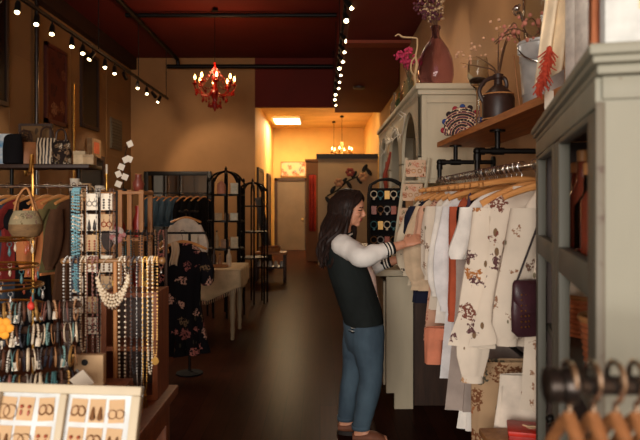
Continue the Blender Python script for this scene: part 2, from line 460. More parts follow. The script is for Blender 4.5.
track(.30, RY, 2.6, 14.2, 'below the maroon bulkhead', lambda y: (1.2, y + .5, 2.2) if y < 6 else ((1.2, y - 1.0, 2.4) if int(y * 10) % 2 else (.62, y - 2.6, 1.0)), SPOT_R)

# ------------------------------------------------------------------ chandeliers
M_red = NT('red_crystal'); M_red.col(lin((170, 30, 22))); M_red.set(Roughness=.08); M_red.b.inputs['Transmission Weight'].default_value = .35; M_red = M_red.m
M_flame = glow('flame_bulb', (255, 196, 110), 30)
M_flame2 = glow('flame_bulb_pale', (255, 214, 140), 14)
def point(name, loc, e, col, rad=.03):
    l = bpy.data.lights.new(name, 'POINT'); l.energy = e; l.color = col; l.shadow_soft_size = rad
    o = bpy.data.objects.new(name, l); C.objects.link(o); o.location = loc; return o
def chandelier(name, label, c, R, H, zc, n, mats, flame, drops=26, energy=6):
    r = thing(name, label, 'chandelier', c)
    body, arm = mats
    zt = H * .42
    MB().lathe([(.012, -H * .45), (.03, -H * .40), (.05, -H * .33), (.03, -H * .26), (.06, -H * .2), (.09, -H * .12), (.04, -H * .04), (.03, .05), (.06, .1), (.05, .16), (.025, .2), (.045, .27), (.05, .3), (.02, .34), (.015, zt)], n=16).build('stem', body, r)
    m = MB(); m.cyl((0, 0, zt), (0, 0, zc - c[2]), .006, 6); m.lathe([(.06, zc - c[2] - .06), (.05, zc - c[2] - .02), (.02, zc - c[2])], n=12); m.build('chain', M['black_iron'], r)
    for i in range(n):
        a = 2 * PI * i / n + .25; u = V((math.cos(a), math.sin(a), 0))
        MB().tube([u * .04 + V((0, 0, -.08)), u * R * .35 + V((0, 0, -.17)), u * R * .7 + V((0, 0, -.15)), u * R * .98 + V((0, 0, -.03)), u * R * .96 + V((0, 0, .02))], .011, 6, 4).lathe([(.012, .0), (.045, .02), (.05, .035), (.015, .03)], u * R * .96, 10).build('arm', arm, r)
        b = MB().cyl(u * R * .96 + V((0, 0, .03)), u * R * .96 + V((0, 0, .10)), .013, 8).build('candle', arm, r)
        MB().lathe([(.006, 0), (.017, .02), (.019, .035), (.010, .065), (.002, .085)], u * R * .96 + V((0, 0, .10)), 10).build('bulb', flame, b)
    m = MB()
    for k in range(drops):
        a = 2 * PI * k / drops * 3; u = V((math.cos(a), math.sin(a), 0)); lvl = k % 3
        q = (R * .92, R * .6, R * .3)[lvl]; z = (-.08, -.2, -.30)[lvl] * H - random.uniform(0, .04)
        m.lathe([(.002, -.075), (.020, -.05), (.016, -.025), (.003, 0)], u * q + V((0, 0, z)), 6)
        m.ball(u * q + V((0, 0, z + .012)), .011, 6, 4)
    m.build('crystal_drops', body, r)['kind'] = 'stuff'
    m = MB()
    for k in range(n):
        a0 = 2 * PI * k / n + .25; a1 = a0 + 2 * PI / n
        for s in range(9):
            f = s / 8; a = a0 + (a1 - a0) * f
            m.ball((R * .95 * math.cos(a), R * .95 * math.sin(a), -.02 - .09 * math.sin(PI * f)), .012, 6, 4)
        for s in range(9):
            f = s / 8; m.ball((R * .9 * f * math.cos(a0), R * .9 * f * math.sin(a0), zt * .8 * (1 - f) ** 1.6 + .03), .012, 6, 4)
    m.build('bead_strings', body, r)['kind'] = 'stuff'
    for k in range(3): point('candle_light', V(c) + V((R * .5 * math.cos(k * 2.1), R * .5 * math.sin(k * 2.1), .30)), energy, (1, .50, .22), .1)
    return r
chandelier('chandelier', 'ornate red crystal chandelier with lit candle bulbs under the maroon ceiling', (-1.86, 11, 3.62), .36, 1.0, 5.0, 8, (M_red, M_red), M_flame, 30, 11)
M_pale = glassy('pale_crystal', (250, 226, 170), .1, .5)
chandelier('chandelier', 'small clear crystal chandelier glowing over the far yellow room, hung on the longer cord', (.62, 17.6, 2.95), .30, .7, 4.03, 6, (M_pale, M['brass']), M_flame2, 20, 3)
chandelier('chandelier', 'smaller crystal chandelier half behind its twin in the far yellow room', (.42, 18.8, 2.78), .26, .6, 4.03, 6, (M_pale, M['brass']), M_flame2, 18, 3)
r = thing('ceiling_light', 'square white ceiling light panel set in the corridor ceiling', 'lamp', (-.98, 18.6, 3.99))
MB().bx(-.38, .38, -.65, .65, 0, .012).build('diffuser', glow('diffuser', (255, 240, 200), 7), r)
MB().bx(-.42, -.38, -.69, .69, -.005, .03).bx(.38, .42, -.69, .69, -.005, .03).bx(-.38, .38, -.69, -.65, -.005, .03).bx(-.38, .38, .65, .69, -.005, .03).build('frame', M['paper'], r)
tag(MB().lathe([(.10, -.04), (.11, -.02), (.11, 0)]).build('smoke_detector', M['darkwood'], None, (.72, 11.5, 3.70)), 'round dark smoke detector under the maroon bulkhead', 'detector')

def area(name, loc, target, sx, sy, e, col):
    l = bpy.data.lights.new(name, 'AREA'); l.shape = 'RECTANGLE'; l.size = sx; l.size_y = sy; l.energy = e; l.color = col
    o = bpy.data.objects.new(name, l); C.objects.link(o); o.location = loc
    o.rotation_euler = (V(target) - V(loc)).to_track_quat('-Z', 'Y').to_euler(); return o
area('window_daylight', (-1.0, -3.15, 1.85), (-.2, 4, 1.2), 3.6, 2.2, 400, (1, .93, .85))
area('corridor_panel_light', (-.98, 18.6, 3.95), (-.98, 18.6, 0), .7, 1.2, 165, (1, .75, .42))
area('far_room_light', (.3, 15.2, 3.95), (.0, 17.5, 1.5), 1.2, .5, 48, (1, .68, .34))
w = bpy.data.worlds.new('World'); bpy.context.scene.world = w; w.use_nodes = True
w.node_tree.nodes['Background'].inputs[0].default_value = (.8, .78, .75, 1); w.node_tree.nodes['Background'].inputs[1].default_value = .3

cam = bpy.data.cameras.new('camera'); co = bpy.data.objects.new('camera', cam); C.objects.link(co)
co.location = (0, 0, EYE); co.rotation_euler = (PI / 2, 0, 0)
cam.sensor_width = 36; cam.lens = 36 * F / 640; cam.shift_y = -17 / 640; cam.clip_start = .05
cam.dof.use_dof = True; cam.dof.focus_distance = 3.9; cam.dof.aperture_fstop = 4.0
sc = bpy.context.scene; sc.camera = co
sc.view_settings.view_transform = 'Standard'; sc.view_settings.look = 'None'; sc.view_settings.gamma = 1; sc.view_settings.exposure = 0
sc.view_settings.use_curve_mapping = False
sc.cycles.use_denoising = True; sc.cycles.max_bounces = 7; sc.cycles.sample_clamp_indirect = 6
# ================================================================== RIGHT SIDE
# ---- hutch (cream, arched)
r = thing('hutch', 'tall cream painted hutch with arched openings standing beyond the clothes rail', 'cabinet', (0, 0, 0))
Y0, Y1 = 4.66, 7.75
m = MB().bx(.80, 1.158, Y0 + .008, Y0 + .035, 1.732, 2.30).bx(.762, .80, Y0, Y0 + .05, 1.702, 2.358).bx(.762, 1.158, Y1 - .028, Y1 - .001, 1.732, 2.358).bx(.801, 1.158, Y0, Y0 + .045, 2.302, 2.358).bx(1.10, 1.158, Y0, Y0 + .007, 1.733, 2.30)
m.bx(.802, 1.158, Y0 + .002, Y1 - .03, 1.70, 1.73).bx(1.16, 1.19, Y0 + .002, Y1, 1.06, 2.355)
m.build('carcass', M['cream_paint'], r)
MB().bx(.71, 1.19, Y0 - .03, Y1 + .03, 2.40, 2.445, .01).bx(.73, 1.19, Y0 - .015, Y1 + .015, 2.36, 2.40, .01).build('cornice', M['cream_paint'], r)
def arch_face(m, y0, y1, z0, z1, x0, x1, stile=.10):
    """front board with an arched opening; outline (y, z)"""
    cy = (y0 + y1) / 2; hw = (y1 - y0) / 2 - stile; zs = z0 + .30 * (z1 - z0); top = z1 - .07
    pts = []
    n = 20
    for i in range(n + 1):
        a = PI - PI * i / n; pts.append((cy + hw * math.cos(a), zs + (top - zs) * math.sin(a)))
    vs = []; fs = []
    for (y, z) in pts:
        for x in (x0, x1):
            vs += [(x, y, z), (x, y0 + (y1 - y0) * (y - (cy - hw)) / (2 * hw), z1)]
    for i in range(n):
        a = i * 4; b = a + 4
        fs += [(a, b, b + 1, a + 1), (a + 2, a + 3, b + 3, b + 2), (a, a + 2, b + 2, b)]
    m.add(vs, fs)
    m.bx(x0, x1, y0, cy - hw, z0, zs).bx(x0, x1, cy + hw, y1, z0, zs)
    for s, (ya, yb) in ((0, (y0, cy - hw)), (n, (cy + hw, y1))):
        m.bx(x0, x1, ya, yb, zs - .01, zs)
        yy = y0 if s == 0 else y1
        m.add([(x0, yy, zs), (x0, yy, z1), (x0, pts[s][0], zs)], [(0, 1, 2)])
step = (Y1 - Y0) / 3
for k in range(3):
    m = MB(); arch_face(m, Y0 + k * step, Y0 + (k + 1) * step, 1.70, 2.37, .735, .76)
    m.build('arched_front', M['cream_paint'], r)
m = MB().bx(.36, 1.19, Y0, Y1, 1.00, 1.05, .008); m.build('counter', M['cream_paint'], r)
m = MB().bx(.50, .70, Y0 + .02, Y0 + .06, .12, .995).bx(.56, .70, Y0 + .02, Y0 + .06, 0, .12); m.build('end_panel', M['cream_paint'], r)
m = MB().bx(.50, .53, Y0 + .06, Y1, .10, 1.0).bx(.70, 1.19, Y0 + .10, Y0 + .13, 0, 1.0); m.build('base', M['darkwood'], r)
for k in range(3):
    MB().bx(.485, .505, Y0 + .1 + k * step, Y0 + step - .08 + k * step, .16, .95).build('door', M['cream_paint'], r)
for z in (1.0,):
    MB().bx(1.10, 1.158, Y0 + .003, Y0 + .05, 1.052, 1.698).build('back_post', M['cream_paint'], r)

# ---- demijohn with dried flowers on the hutch
M_purple = glassy('purple_glass', (214, 190, 208), .04, 1.0)
r = thing('demijohn', 'big purple glass demijohn holding dried flowers on top of the cream hutch', 'vase', (.915, 4.92, 2.446))
MB().lathe([(.05, 0), (.105, .005), (.125, .03), (.14, .10), (.143, .16), (.132, .24), (.10, .32), (.06, .38), (.034, .41), (.03, .45), (.032, .47), (.040, .475), (.040, .50), (.033, .505), (.028, .50), (.026, .44), (.055, .37), (.094, .315), (.126, .235), (.137, .16), (.137, .10), (.12, .035), (.10, .012)], n=28).build('bottle', M_purple, r)
M_dry1 = plain('dry_cream', (196, 164, 128), .9); M_dry2 = plain('dry_plum', (92, 44, 56), .9)
r2 = thing('dried_flowers', 'bunch of dried cream and plum flowers drooping from the purple demijohn', 'flowers', (.915, 4.92, 2.95))
m = MB(); ma = MB(); mb = MB()
for k in range(9):
    a = k * .7; top = V((-.16 + .075 * (k % 4), .08 * math.sin(a), .16 + .08 * (k % 5)))
    m.tube([(0.012 * math.cos(a), .012 * math.sin(a), -.10), (top.x * .3, top.y * .3, .12), top], .004, 5, 4)
    t_ = ma if k % 2 else mb
    for s in range(34):
        f = random.random(); p = V((top.x * .3, top.y * .3, .06)).lerp(top, f)
        t_.ball(p + V((random.gauss(0, .022), random.gauss(0, .022), random.gauss(0, .015))), random.uniform(.006, .013), 5, 4)
m.build('stems', M['twig'], r2); o = ma.build('cream_blossom', M_dry1, r2); o['kind'] = 'stuff'; o = mb.build('plum_blossom', M_dry2, r2); o['kind'] = 'stuff'
# driftwood branch
r = thing('driftwood_branch', 'pale bent driftwood branch standing on the hutch beside the demijohn', 'branch', (.735, 4.78, 2.446))
MB().tube([(.0, 0, 0), (-.005, 0, .08), (.01, 0, .17), (-.0, 0, .23), (.012, 0, .30), (.012, 0, .37)], [.009, .008, .011, .007, .006, .006], 7, 4).build('trunk', plain('driftwood', (190, 160, 120), .8), r)
MB().tube([(.012, 0, .37), (-.03, 0, .375), (-.10, 0, .38), (-.13, 0, .40), (-.16, 0, .385)], [.006, .006, .007, .006, .003], 7, 4).tube([(-.005, 0, .08), (-.035, 0, .12), (-.03, 0, .19), (0, 0, .23)], .006, 6, 4).build('twig', plain('driftwood2', (190, 160, 120), .8), r)
# bottles + pink flowers on hutch
r = thing('flower_vase', 'glass bottle of magenta flowers on the hutch past the demijohn', 'vase', (.80, 5.55, 2.446))
MB().lathe([(.05, 0), (.06, .01), (.06, .14), (.04, .19), (.022, .22), (.022, .27), (.027, .275)], n=16).build('bottle', glassy('bottle_glass', (150, 150, 120), .05, .8), r)
m = MB(); mg = MB()
for k in range(8):
    e = V((random.uniform(-.09, .07), random.uniform(-.1, .1), random.uniform(.30, .46)))
    m.tube([(0, 0, .1), (e.x * .3, e.y * .3, .26), e], .003, 5, 3)
    for s in range(16): mg.ball(e + V((random.gauss(0, .02), random.gauss(0, .02), random.gauss(0, .02))), random.uniform(.009, .016), 6, 4)
m.build('stems', M['twig'], r); mg.build('blossom', plain('magenta_petals', (176, 46, 84), .8), r)
for k, (y, h, c, lab) in enumerate(((5.95, .26, (120, 84, 50), 'amber glass bottle on the hutch behind the magenta flowers'), (6.35, .22, (70, 90, 60), 'green glass bottle on the hutch behind the amber bottle'), (6.8, .30, (150, 130, 110), 'tall clear bottle near the far end of the hutch top'))):
    tag(MB().lathe([(.05, 0), (.055, .01), (.055, h * .6), (.02, h * .8), (.02, h), (.024, h + .008)], n=16).build('bottle', glassy('bottle_%d' % k, c, .06, .7), None, (.82, y, 2.446)), lab, 'bottle')
# tinsel garland on the hutch face
r = thing('garland', 'white twig garland strung along the arched front of the cream hutch', 'garland', (.72, 5.2, 2.30))
m = MB()
pts = [(0, .05 + i * .2, -.10 * math.sin(i * 1.3) ** 2 - .05 * (i % 3)) for i in range(9)]
m.tube(pts, .006, 5, 4)
for k in range(40):
    p = V(pts[k % 9]) + V((0, random.uniform(0, .2), 0)); d = V((random.uniform(-.06, .0), random.uniform(-.08, .08), random.uniform(-.08, .06)))
    m.tube([p, p + d], [.004, .001], 4)
m.build('twigs', M['paper'], r)
r = thing('ribbon_garland', 'rust red ribbon garland hanging by the far arch of the hutch', 'garland', (.70, 6.35, 1.95))
MB().tube([(.02, 0, .12), (0, .05, 0), (-.03, .1, -.12), (-.01, .15, -.22), (.0, .25, -.24), (.02, .4, -.1), (.03, .5, .05)], [.012, .018, .02, .022, .02, .015, .01], 7, 4).build('ribbon', plain('rust_ribbon', (150, 60, 40), .8), r)

# ---- white ladder display with patterned cards
M_blush = floral('blush_card', (214, 180, 150), [(190, 110, 84), (160, 90, 60), (120, 110, 80)], 22, .45, .7)
base = P(405, 232, 4.55); top = P(418, 158, 4.62)
r = thing('display_ladder', 'narrow white wooden ladder display leaning against the cream hutch', 'display stand', base + V((0, 0, -.19)))
d = top - base; d.z += .19
m = MB(); w_ = .085
for s in (-1, 1): MB().tube([V((s * w_, 0, 0)), V((s * w_, 0, 0)) + d], .014, 6).build('rail', M['cream_paint'], r)
for i in range(6):
    p = d * (.12 + i * .16); MB().cyl(V((-w_, 0, 0)) + p, V((w_, 0, 0)) + p, .010, 6).build('rung', M['cream_paint'], r)
for i in range(4):
    p = base + V((0, 0, -.19)) + d * (.2 + i * .24)
    c = thing('earring_card', '%s patterned card from the bottom of the white ladder display' % ORD[i], 'card', p + V((-.01, -.03, -.02)), 0, 'cards on the ladder display')
    MB().bx(-.078, .07, 0, .003, -.062, .062).build('card', M_blush, c); MB().torus((-.02, -.004, -.02), .014, .002, rotx(PI / 2), 12, 4).torus((.025, -.004, -.02), .014, .002, rotx(PI / 2), 12, 4).build('earrings', M['brass'], c)

# ---- black wire jewellery spinner behind the woman
p = P(386, 245, 5.0); r = thing('jewellery_spinner', 'black arched wire jewellery rack standing on the hutch counter beyond the woman', 'display stand', (p.x, p.y, 1.051))
m = MB()
W, ZT = .135, .57
for yy in (-.08, .08):
    m.tube([(-W, yy, .02), (-W, yy, ZT), (-W * .7, yy, ZT + .09), (0, yy, ZT + .12), (W * .7, yy, ZT + .09), (W, yy, ZT), (W, yy, .02)], .011, 6, 4)
for s in (-1, 1): m.bx(s * W - .012, s * W + .012, -.09, .09, 0, .03)
m.build('frame', M['black_paint'], r)
for i in range(5): MB().cyl((-W, -.08, .12 + i * .12), (W, -.08, .12 + i * .12), .006, 6).build('bar', M['black_iron'], r)
m = MB().bx(-W + .012, W - .012, .05, .06, .05, ZT + .05); m.build('back_board', M['black_cloth'], r)
jc = [('gold', (196, 150, 80)), ('silver', (170, 165, 158)), ('cream', (210, 190, 160)), ('rust', (150, 70, 45)), ('teal', (60, 100, 104)), ('bronze', (120, 84, 52))]
JM = {n: plain('jewel_' + n, c, .35, .35 if n in ('gold', 'silver', 'bronze') else 0, .1, 20, 0) for n, c in jc}
for i in range(5):
    for j in range(5):
        nm = jc[(i * 5 + j * 2) % 6][0]; x = -W + .03 + j * .052
        m = MB(); z = .12 + i * .12
        if (i + j) % 3 == 0: m.bx(x - .02, x + .02, -.094, -.09, z - .07, z - .005)
        else:
            m.torus((x, -.09, z - .032), .026, .004, rotx(PI / 2), 12, 4)
            m.ball((x, -.092, z - .068), .011, 6, 4)
        tag(m.build('earring' if (i + j) % 3 else 'earring_card', JM[nm], None, (p.x, p.y, 1.051)), '%s piece, %s on the %s bar up of the black wire rack' % (nm, ORD[j], ORD[i]), 'jewellery', 'jewellery on the black wire rack')

# ---- shelf on pipes
r = thing('pipe_shelf', 'orange brown wall shelf carried on black pipe brackets above the clothes rail', 'shelf', (0, 0, 0))
m = MB(); SH = [(.832, 4.42), (1.195, 4.42), (1.195, 2.10), (.892, 2.10)]
m.add([(x, y, 1.945) for x, y in SH] + [(x, y, 1.98) for x, y in SH], [(3, 2, 1, 0), (4, 5, 6, 7), (0, 1, 5, 4), (1, 2, 6, 5), (2, 3, 7, 6), (3, 0, 4, 7)])
m.build('board', M['shelf'], r, smooth=False)
def rodx(y): return .82 + (4.3 - y) * .0306
ROD = 1.700
for y in (4.27, 3.36, 2.35):
    x = rodx(y); m = MB()
    m.tube([(1.195, y, 1.83), (x + .03, y, 1.83), (x + .008, y, 1.822), (x, y, 1.80), (x, y, ROD - .01)], .015, 10)
    m.cyl((x + .11, y, 1.83), (x + .11, y, 1.944), .015, 10).cyl((x + .075, y, 1.83), (x + .145, y, 1.83), .021, 10)
    m.cyl((x + .11, y, 1.935), (x + .11, y, 1.945), .042, 14).cyl((1.18, y, 1.83), (1.195, y, 1.83), .042, 14).cyl((x, y, 1.78), (x, y, 1.815), .021, 10).ball((x, y, 1.83), .022, 10, 6).cyl((x + .012, y, 1.83), (x + .04, y, 1.83), .021, 10)
    m.build('pipe_bracket', M['black_iron'], r)
MB().cyl((rodx(4.34), 4.34, ROD), (rodx(2.2), 2.2, ROD), .013, 12).build('clothes_rail', M['gunmetal'], r)

# ---- hangers and garments
def hanger_parts(r, w=.20, drop=.055, wood_mat=None, nk=.085, thick=.013, wire=.0024, ex=1.6):
    """origin where the hook wraps over the rail"""
    m = MB(); pts = []
    for i in range(11):
        a = -.5 + (PI + 1.0) * i / 10; pts.append((.019 * math.cos(a), 0, .019 * math.sin(a) - .004))
    m.tube(pts + [(-.010, 0, -.026), (0, 0, -.034), (0, 0, -nk)], wire, 6)
    m.build('hook', M['steel'], r)
    out = []
    N = 12
    for i in range(-N, N + 1):
        f = i / N; out.append((f * w, 0, -nk - .003 - drop * abs(f) ** ex, thick + .003 - .004 * abs(f)))
    m = MB(); m.tube([(x, y, z) for x, y, z, q in out], [q for x, y, z, q in out], 8, 0, True, 1.0)
    m.build('arms', wood_mat or M['hanger'], r)

def garment(name, label, cat, loc, rz, mat, hw=.22, L=.7, flare=1.0, waist=.86, depth=.025, sleeve=0.0, cuff=.035, sl_r=.062, neck=.07, amp=.2, k=9, group=None, collar=None, seed=0, trim=None, straps=False, hemwave=.0, splay=.06):
    rnd = random.Random(seed); ph = rnd.uniform(0, 6)
    r = thing(name, label, cat, loc, rz, group)
    z0 = -.098; secs = []
    zz = [(0, min(neck, hw * .5), .5), (.014, min(neck * 1.3, hw * .6), .55), (.034, hw * .66, .75), (.058, hw * .84, .85), (.085, hw * .96, .95), (.12, hw, 1.0), (.16, hw * .98, 1.1)]
    if straps: zz = [(.10, hw * .55, .7), (.12, hw * .62, .9), (.16, hw * .7, 1.0)]
    n_ = 12
    for i in range(1, n_ + 1):
        f = i / n_; z = .16 + (L - .16) * f
        wv = hw * (.97 + (waist - .97) * math.sin(min(f * 2.2, 1) * PI / 2)) if f < .45 else hw * (waist + (flare - waist) * ((f - .45) / .55) ** 1.1)
        zz.append((z, wv if not straps else wv * .85, 1.15 + .7 * f))
    for z, w_, dk in zz: secs.append((V((0, 0, z0 - z)), V((w_, 0, 0)), V((0, depth * dk, 0))))
    NS = len(secs)
    def wav(j, t):
        g = max(0, (j - 3)) / NS
        return 1 + amp * g * math.sin(k * t + ph) + amp * .55 * g * math.sin((k * 2 + 1) * t + ph * 2 + j * .12)
    m = MB(); m.loft(secs, 56, False, wav)
    if hemwave:
        b0 = len(m.v) - 56
        for i in range(56):
            x, y, z = m.v[b0 + i]; m.v[b0 + i] = (x, y, z + hemwave * math.sin(i * .45 + ph))
    m.build('body', mat, r)
    if sleeve:
        for s in (-1, 1):
            a = V((s * hw * .90, 0, z0 - .085)); pts = []; rad = []
            for i in range(9):
                f = i / 8
                pts.append(a + V((s * splay * math.sin(f * 1.4) + s * .012 * math.sin(f * 5 + ph), -.014 * math.sin(f * 3 + ph), -sleeve * f)))
                rad.append(sl_r * (.9 + .35 * math.sin(f * PI) * (1 if sleeve > .3 else .3)) if f < .93 else cuff)
            ms = MB(); u = None; ss = []
            for p_, q in zip(pts, rad): ss.append((p_, V((q, 0, 0)), V((0, q * .55, 0))))
            ms.loft(ss, 26, False, lambda j, t: 1 + .10 * math.sin(5 * t + ph + s) * min(1, j / 3))
            ms.build('sleeve', mat, r)
            if cuff and sleeve > .3:
                e = pts[-1]; mc = MB(); mc.loft([(e + V((0, 0, .012)), V((cuff * 1.08, 0, 0)), V((0, cuff * .6, 0))), (e + V((0, 0, -.02)), V((cuff * 1.12, 0, 0)), V((0, cuff * .62, 0)))], 20, False)
                mc.build('cuff', trim or mat, r)
    if straps:
        for s in (-1, 1): MB().tube([(s * hw * .5, -.02, z0 - .11), (s * hw * .45, 0, z0 + .005), (s * hw * .5, .02, z0 - .11)], .006, 6, 4).build('strap', trim or mat, r)
    if collar:
        MB().torus((0, 0, z0 - .006), neck * 1.25, .010, None, 24, 6, .55).build('collar', collar, r)
    return r

M_rob = floral('ivory_floral', (230, 214, 194), [(120, 72, 60), (170, 110, 62), (98, 66, 66), (196, 150, 110)], 13, .46, .62, (124, 98, 72))
M_rob2 = floral('ivory_floral_small', (226, 210, 190), [(150, 110, 84), (120, 90, 74)], 15, .34, .5, (120, 110, 86))
M_pinkf = floral('blush_floral', (214, 164, 136), [(120, 60, 56), (166, 84, 70), (90, 60, 50)], 17, .42, .6)
M_line = floral('cream_lined', (222, 204, 176), [(60, 50, 48), (90, 70, 60), (150, 120, 96)], 13, .30, .55, (60, 54, 50))
M_trou = floral('trouser_print', (190, 156, 120), [(120, 76, 50), (90, 84, 70), (160, 100, 64)], 11, .5, .75, (110, 100, 80))
M_rust = cloth('rust_cloth', (190, 92, 62)); M_lav = cloth('mauve_cloth', (84, 66, 84)); M_grey = cloth('grey_cloth', (166, 150, 140)); M_salmon = cloth('salmon_cloth', (210, 130, 100)); M_blue = cloth('pale_white_cloth', (226, 222, 220))
def onrail(y): return V((rodx(y), y, ROD + .0135))
HL = [(4.22, 'cream blouse with dark line print', 'far end hanger'), ]
G = [
 # y, name, label, mat, kwargs
 (4.20, 'blouse', 'cream blouse with dark line pattern, farthest garment on the pipe rail', M_line, dict(hw=.20, L=.62, sleeve=.45, collar=M_line)),
 (4.08, 'top', 'black top with navy hem hanging just before the lined cream blouse', M['navy'], dict(hw=.19, L=.72, sleeve=.2)),
 (3.96, 'blouse', 'plain beige blouse with draped sleeves that the woman reaches for', M['beige'], dict(hw=.19, L=.62, sleeve=.48, flare=1.1, collar=M['beige'])),
 (3.84, 'dress', 'blush floral dress with a salmon hem between beige blouse and white shirts', M_pinkf, dict(hw=.165, L=.92, sleeve=.22)),
 (3.72, 'blouse', 'white blouse with small leaf print on the pipe rail', M_rob2, dict(hw=.16, L=.70, sleeve=.42, splay=.03, collar=M['white'])),
 (3.60, 'shirt', 'plain white shirt with long sleeves next to the leaf print blouse', M['white'], dict(hw=.145, L=.76, sleeve=.50, splay=.02, sl_r=.05, collar=M['white'])),
 (3.47, 'tunic', 'long white tunic hanging lowest beside the rust cardigan', M_blue, dict(hw=.14, L=1.04, sleeve=.56, splay=.02, sl_r=.05, flare=1.05)),
 (3.34, 'cardigan', 'rust orange cardigan between white tunic and black top', M_rust, dict(hw=.115, L=.88, sleeve=.6, splay=.01, sl_r=.045, collar=M_rust)),
 (3.22, 'top', 'black short top beside the rust orange cardigan', M['black_cloth'], dict(hw=.105, L=.55, sleeve=.2, splay=.02, sl_r=.045)),
 (3.11, 'dress', 'long grey sleeveless dress with mauve straps beside the black top', M_grey, dict(hw=.23, L=1.10, straps=True, trim=M_lav)),
 (3.01, 'top', 'mauve short sleeved top in front of the grey dress', M_lav, dict(hw=.10, L=.5, sleeve=.2, splay=.02, sl_r=.045)),
 (2.86, 'tee', 'white short sleeved tee just behind the ivory floral robe', M['white'], dict(hw=.185, L=.66, sleeve=.24, splay=.05, sl_r=.055)),
]
for i, (y, nm, lab, mat, kw) in enumerate(G):
    h = thing('clothes_hanger', 'wooden hanger carrying the %s' % ' '.join(lab.split()[:5]).rstrip(',').replace(' that', '').replace(' hanging', '').replace(' between', '').replace(' next', ''), 'hanger', onrail(y), .06 * (-1) ** i, 'hangers on the pipe rail')
    hanger_parts(h, kw['hw'] * .93)
    garment(nm, lab, 'clothing', onrail(y), .06 * (-1) ** i, mat, group='garments on the pipe rail', seed=i, **kw)
# the nearest, large robe
h = thing('clothes_hanger', 'broad wooden hanger nearest on the pipe rail, carrying the ivory floral robe', 'hanger', onrail(2.52), -.2, 'hangers on the pipe rail'); hanger_parts(h, .215, .08, None, .085, .016)
garment('robe', 'long ivory robe with brown and mauve flowers and full sleeves, nearest on the rail', 'clothing', onrail(2.52), -.2, M_rob, hw=.22, L=.64, flare=1.15, waist=.94, depth=.05, sleeve=.70, sl_r=.060, cuff=.04, neck=.07, amp=.34, k=11, collar=M['ivory'], seed=33, group='garments on the pipe rail', hemwave=.02, splay=.045)
h = thing('clothes_hanger', 'wooden hanger at the near end of the rail beside the cabinet', 'hanger', onrail(2.33), -.1, 'hangers on the pipe rail'); hanger_parts(h, .19)
garment('blouse', 'ivory blouse with sparse small flowers behind the purple bag', 'clothing', onrail(2.33), -.1, M_rob2, hw=.115, L=.84, sleeve=.5, seed=40, amp=.15, group='garments on the pipe rail')
# spare hooks crowding the rail
for i in range(24):
    y = 2.68 + i * .066
    if min(abs(y - g[0]) for g in G) < .018: y += .03
    m = MB(); pts = []
    for q in range(11):
        a = -.5 + (PI + 1.0) * q / 10; pts.append((.0185 * math.cos(a), 0, .0185 * math.sin(a) - .004))
    h = thing('clothes_hanger', 'empty wooden hanger whose steel hook crowds the rail among the clothes', 'hanger', onrail(y), random.uniform(-.1, .1), 'empty hangers crowding the pipe rail')
    hanger_parts(h, .15 if i % 3 else .17, .02, None, .06)
# lower row
r = thing('clothes_stand', 'low black rail under the pipe shelf for skirts and trousers', 'clothes rail', (.92, 2.95, 0))
MB().cyl((0, -.41, .86), (0, .75, .86), .011, 10).build('bar', M['black_iron'], r)
for yy in (-.22, .7): MB().cyl((.0, yy, .02), (0, yy, .86), .011, 10).bx(-.15, .15, yy - .02, yy + .02, 0, .025).build('leg', M['black_iron'], r)
def skirt(label, y, mat, hw, L, nm='skirt', x=.0, cat='clothing', seed=1):
    r = thing(nm, label, cat, (.92 + x, y, .855), 0, 'garments on the low rail'); rr = random.Random(seed); ph = rr.uniform(0, 6)
    secs = [(V((0, 0, -.016 - L * f)), V((hw * (.85 + .2 * f), 0, 0)), V((0, .022 + .03 * f, 0))) for f in [i / 8 for i in range(9)]]
    MB().loft(secs, 48, False, lambda j, t: 1 + .13 * (j / 8 + .2) * math.sin(8 * t + ph)).build('body', mat, r)
    MB().loft([(V((0, 0, -.0155)), V((hw * .87, 0, 0)), V((0, .024, 0))), (V((0, 0, -.06)), V((hw * .88, 0, 0)), V((0, .026, 0)))], 40, False).build('waistband', mat, r)
    return r
def trousers(label, y, mat, hw, L, seed=2, x=.86):
    r = thing('trousers', label, 'clothing', (x, y, .855), 0, 'garments on the low rail')
    for s in (-1, 1):
        secs = [(V((s * hw * .5, 0, -.02 - L * f)), V((hw * .52, 0, 0)), V((0, .035, 0))) for f in [i / 7 for i in range(8)]]
        MB().loft(secs, 30, False, lambda j, t: 1 + .08 * math.sin(5 * t + s + j * .3)).build('trouser_leg', mat, r)
    MB().loft([(V((0, 0, -.014)), V((hw * .98, 0, 0)), V((0, .037, 0))), (V((0, 0, -.08)), V((hw, 0, 0)), V((0, .039, 0)))], 40, False).build('waistband', mat, r)
trousers('printed tan trousers showing below the ivory floral robe', 2.80, M_trou, .17, .60)
skirt('pale linen skirt hanging low behind the red box', 2.58, M['ivory'], .20, .50, seed=5)
trousers('salmon pink trousers on the low rail under the blush dress', 3.55, M_salmon, .10, .20, x=.70)
skirt('white pleated skirt on the low rail below the white tunic', 3.20, M['white'], .18, .45, seed=9)

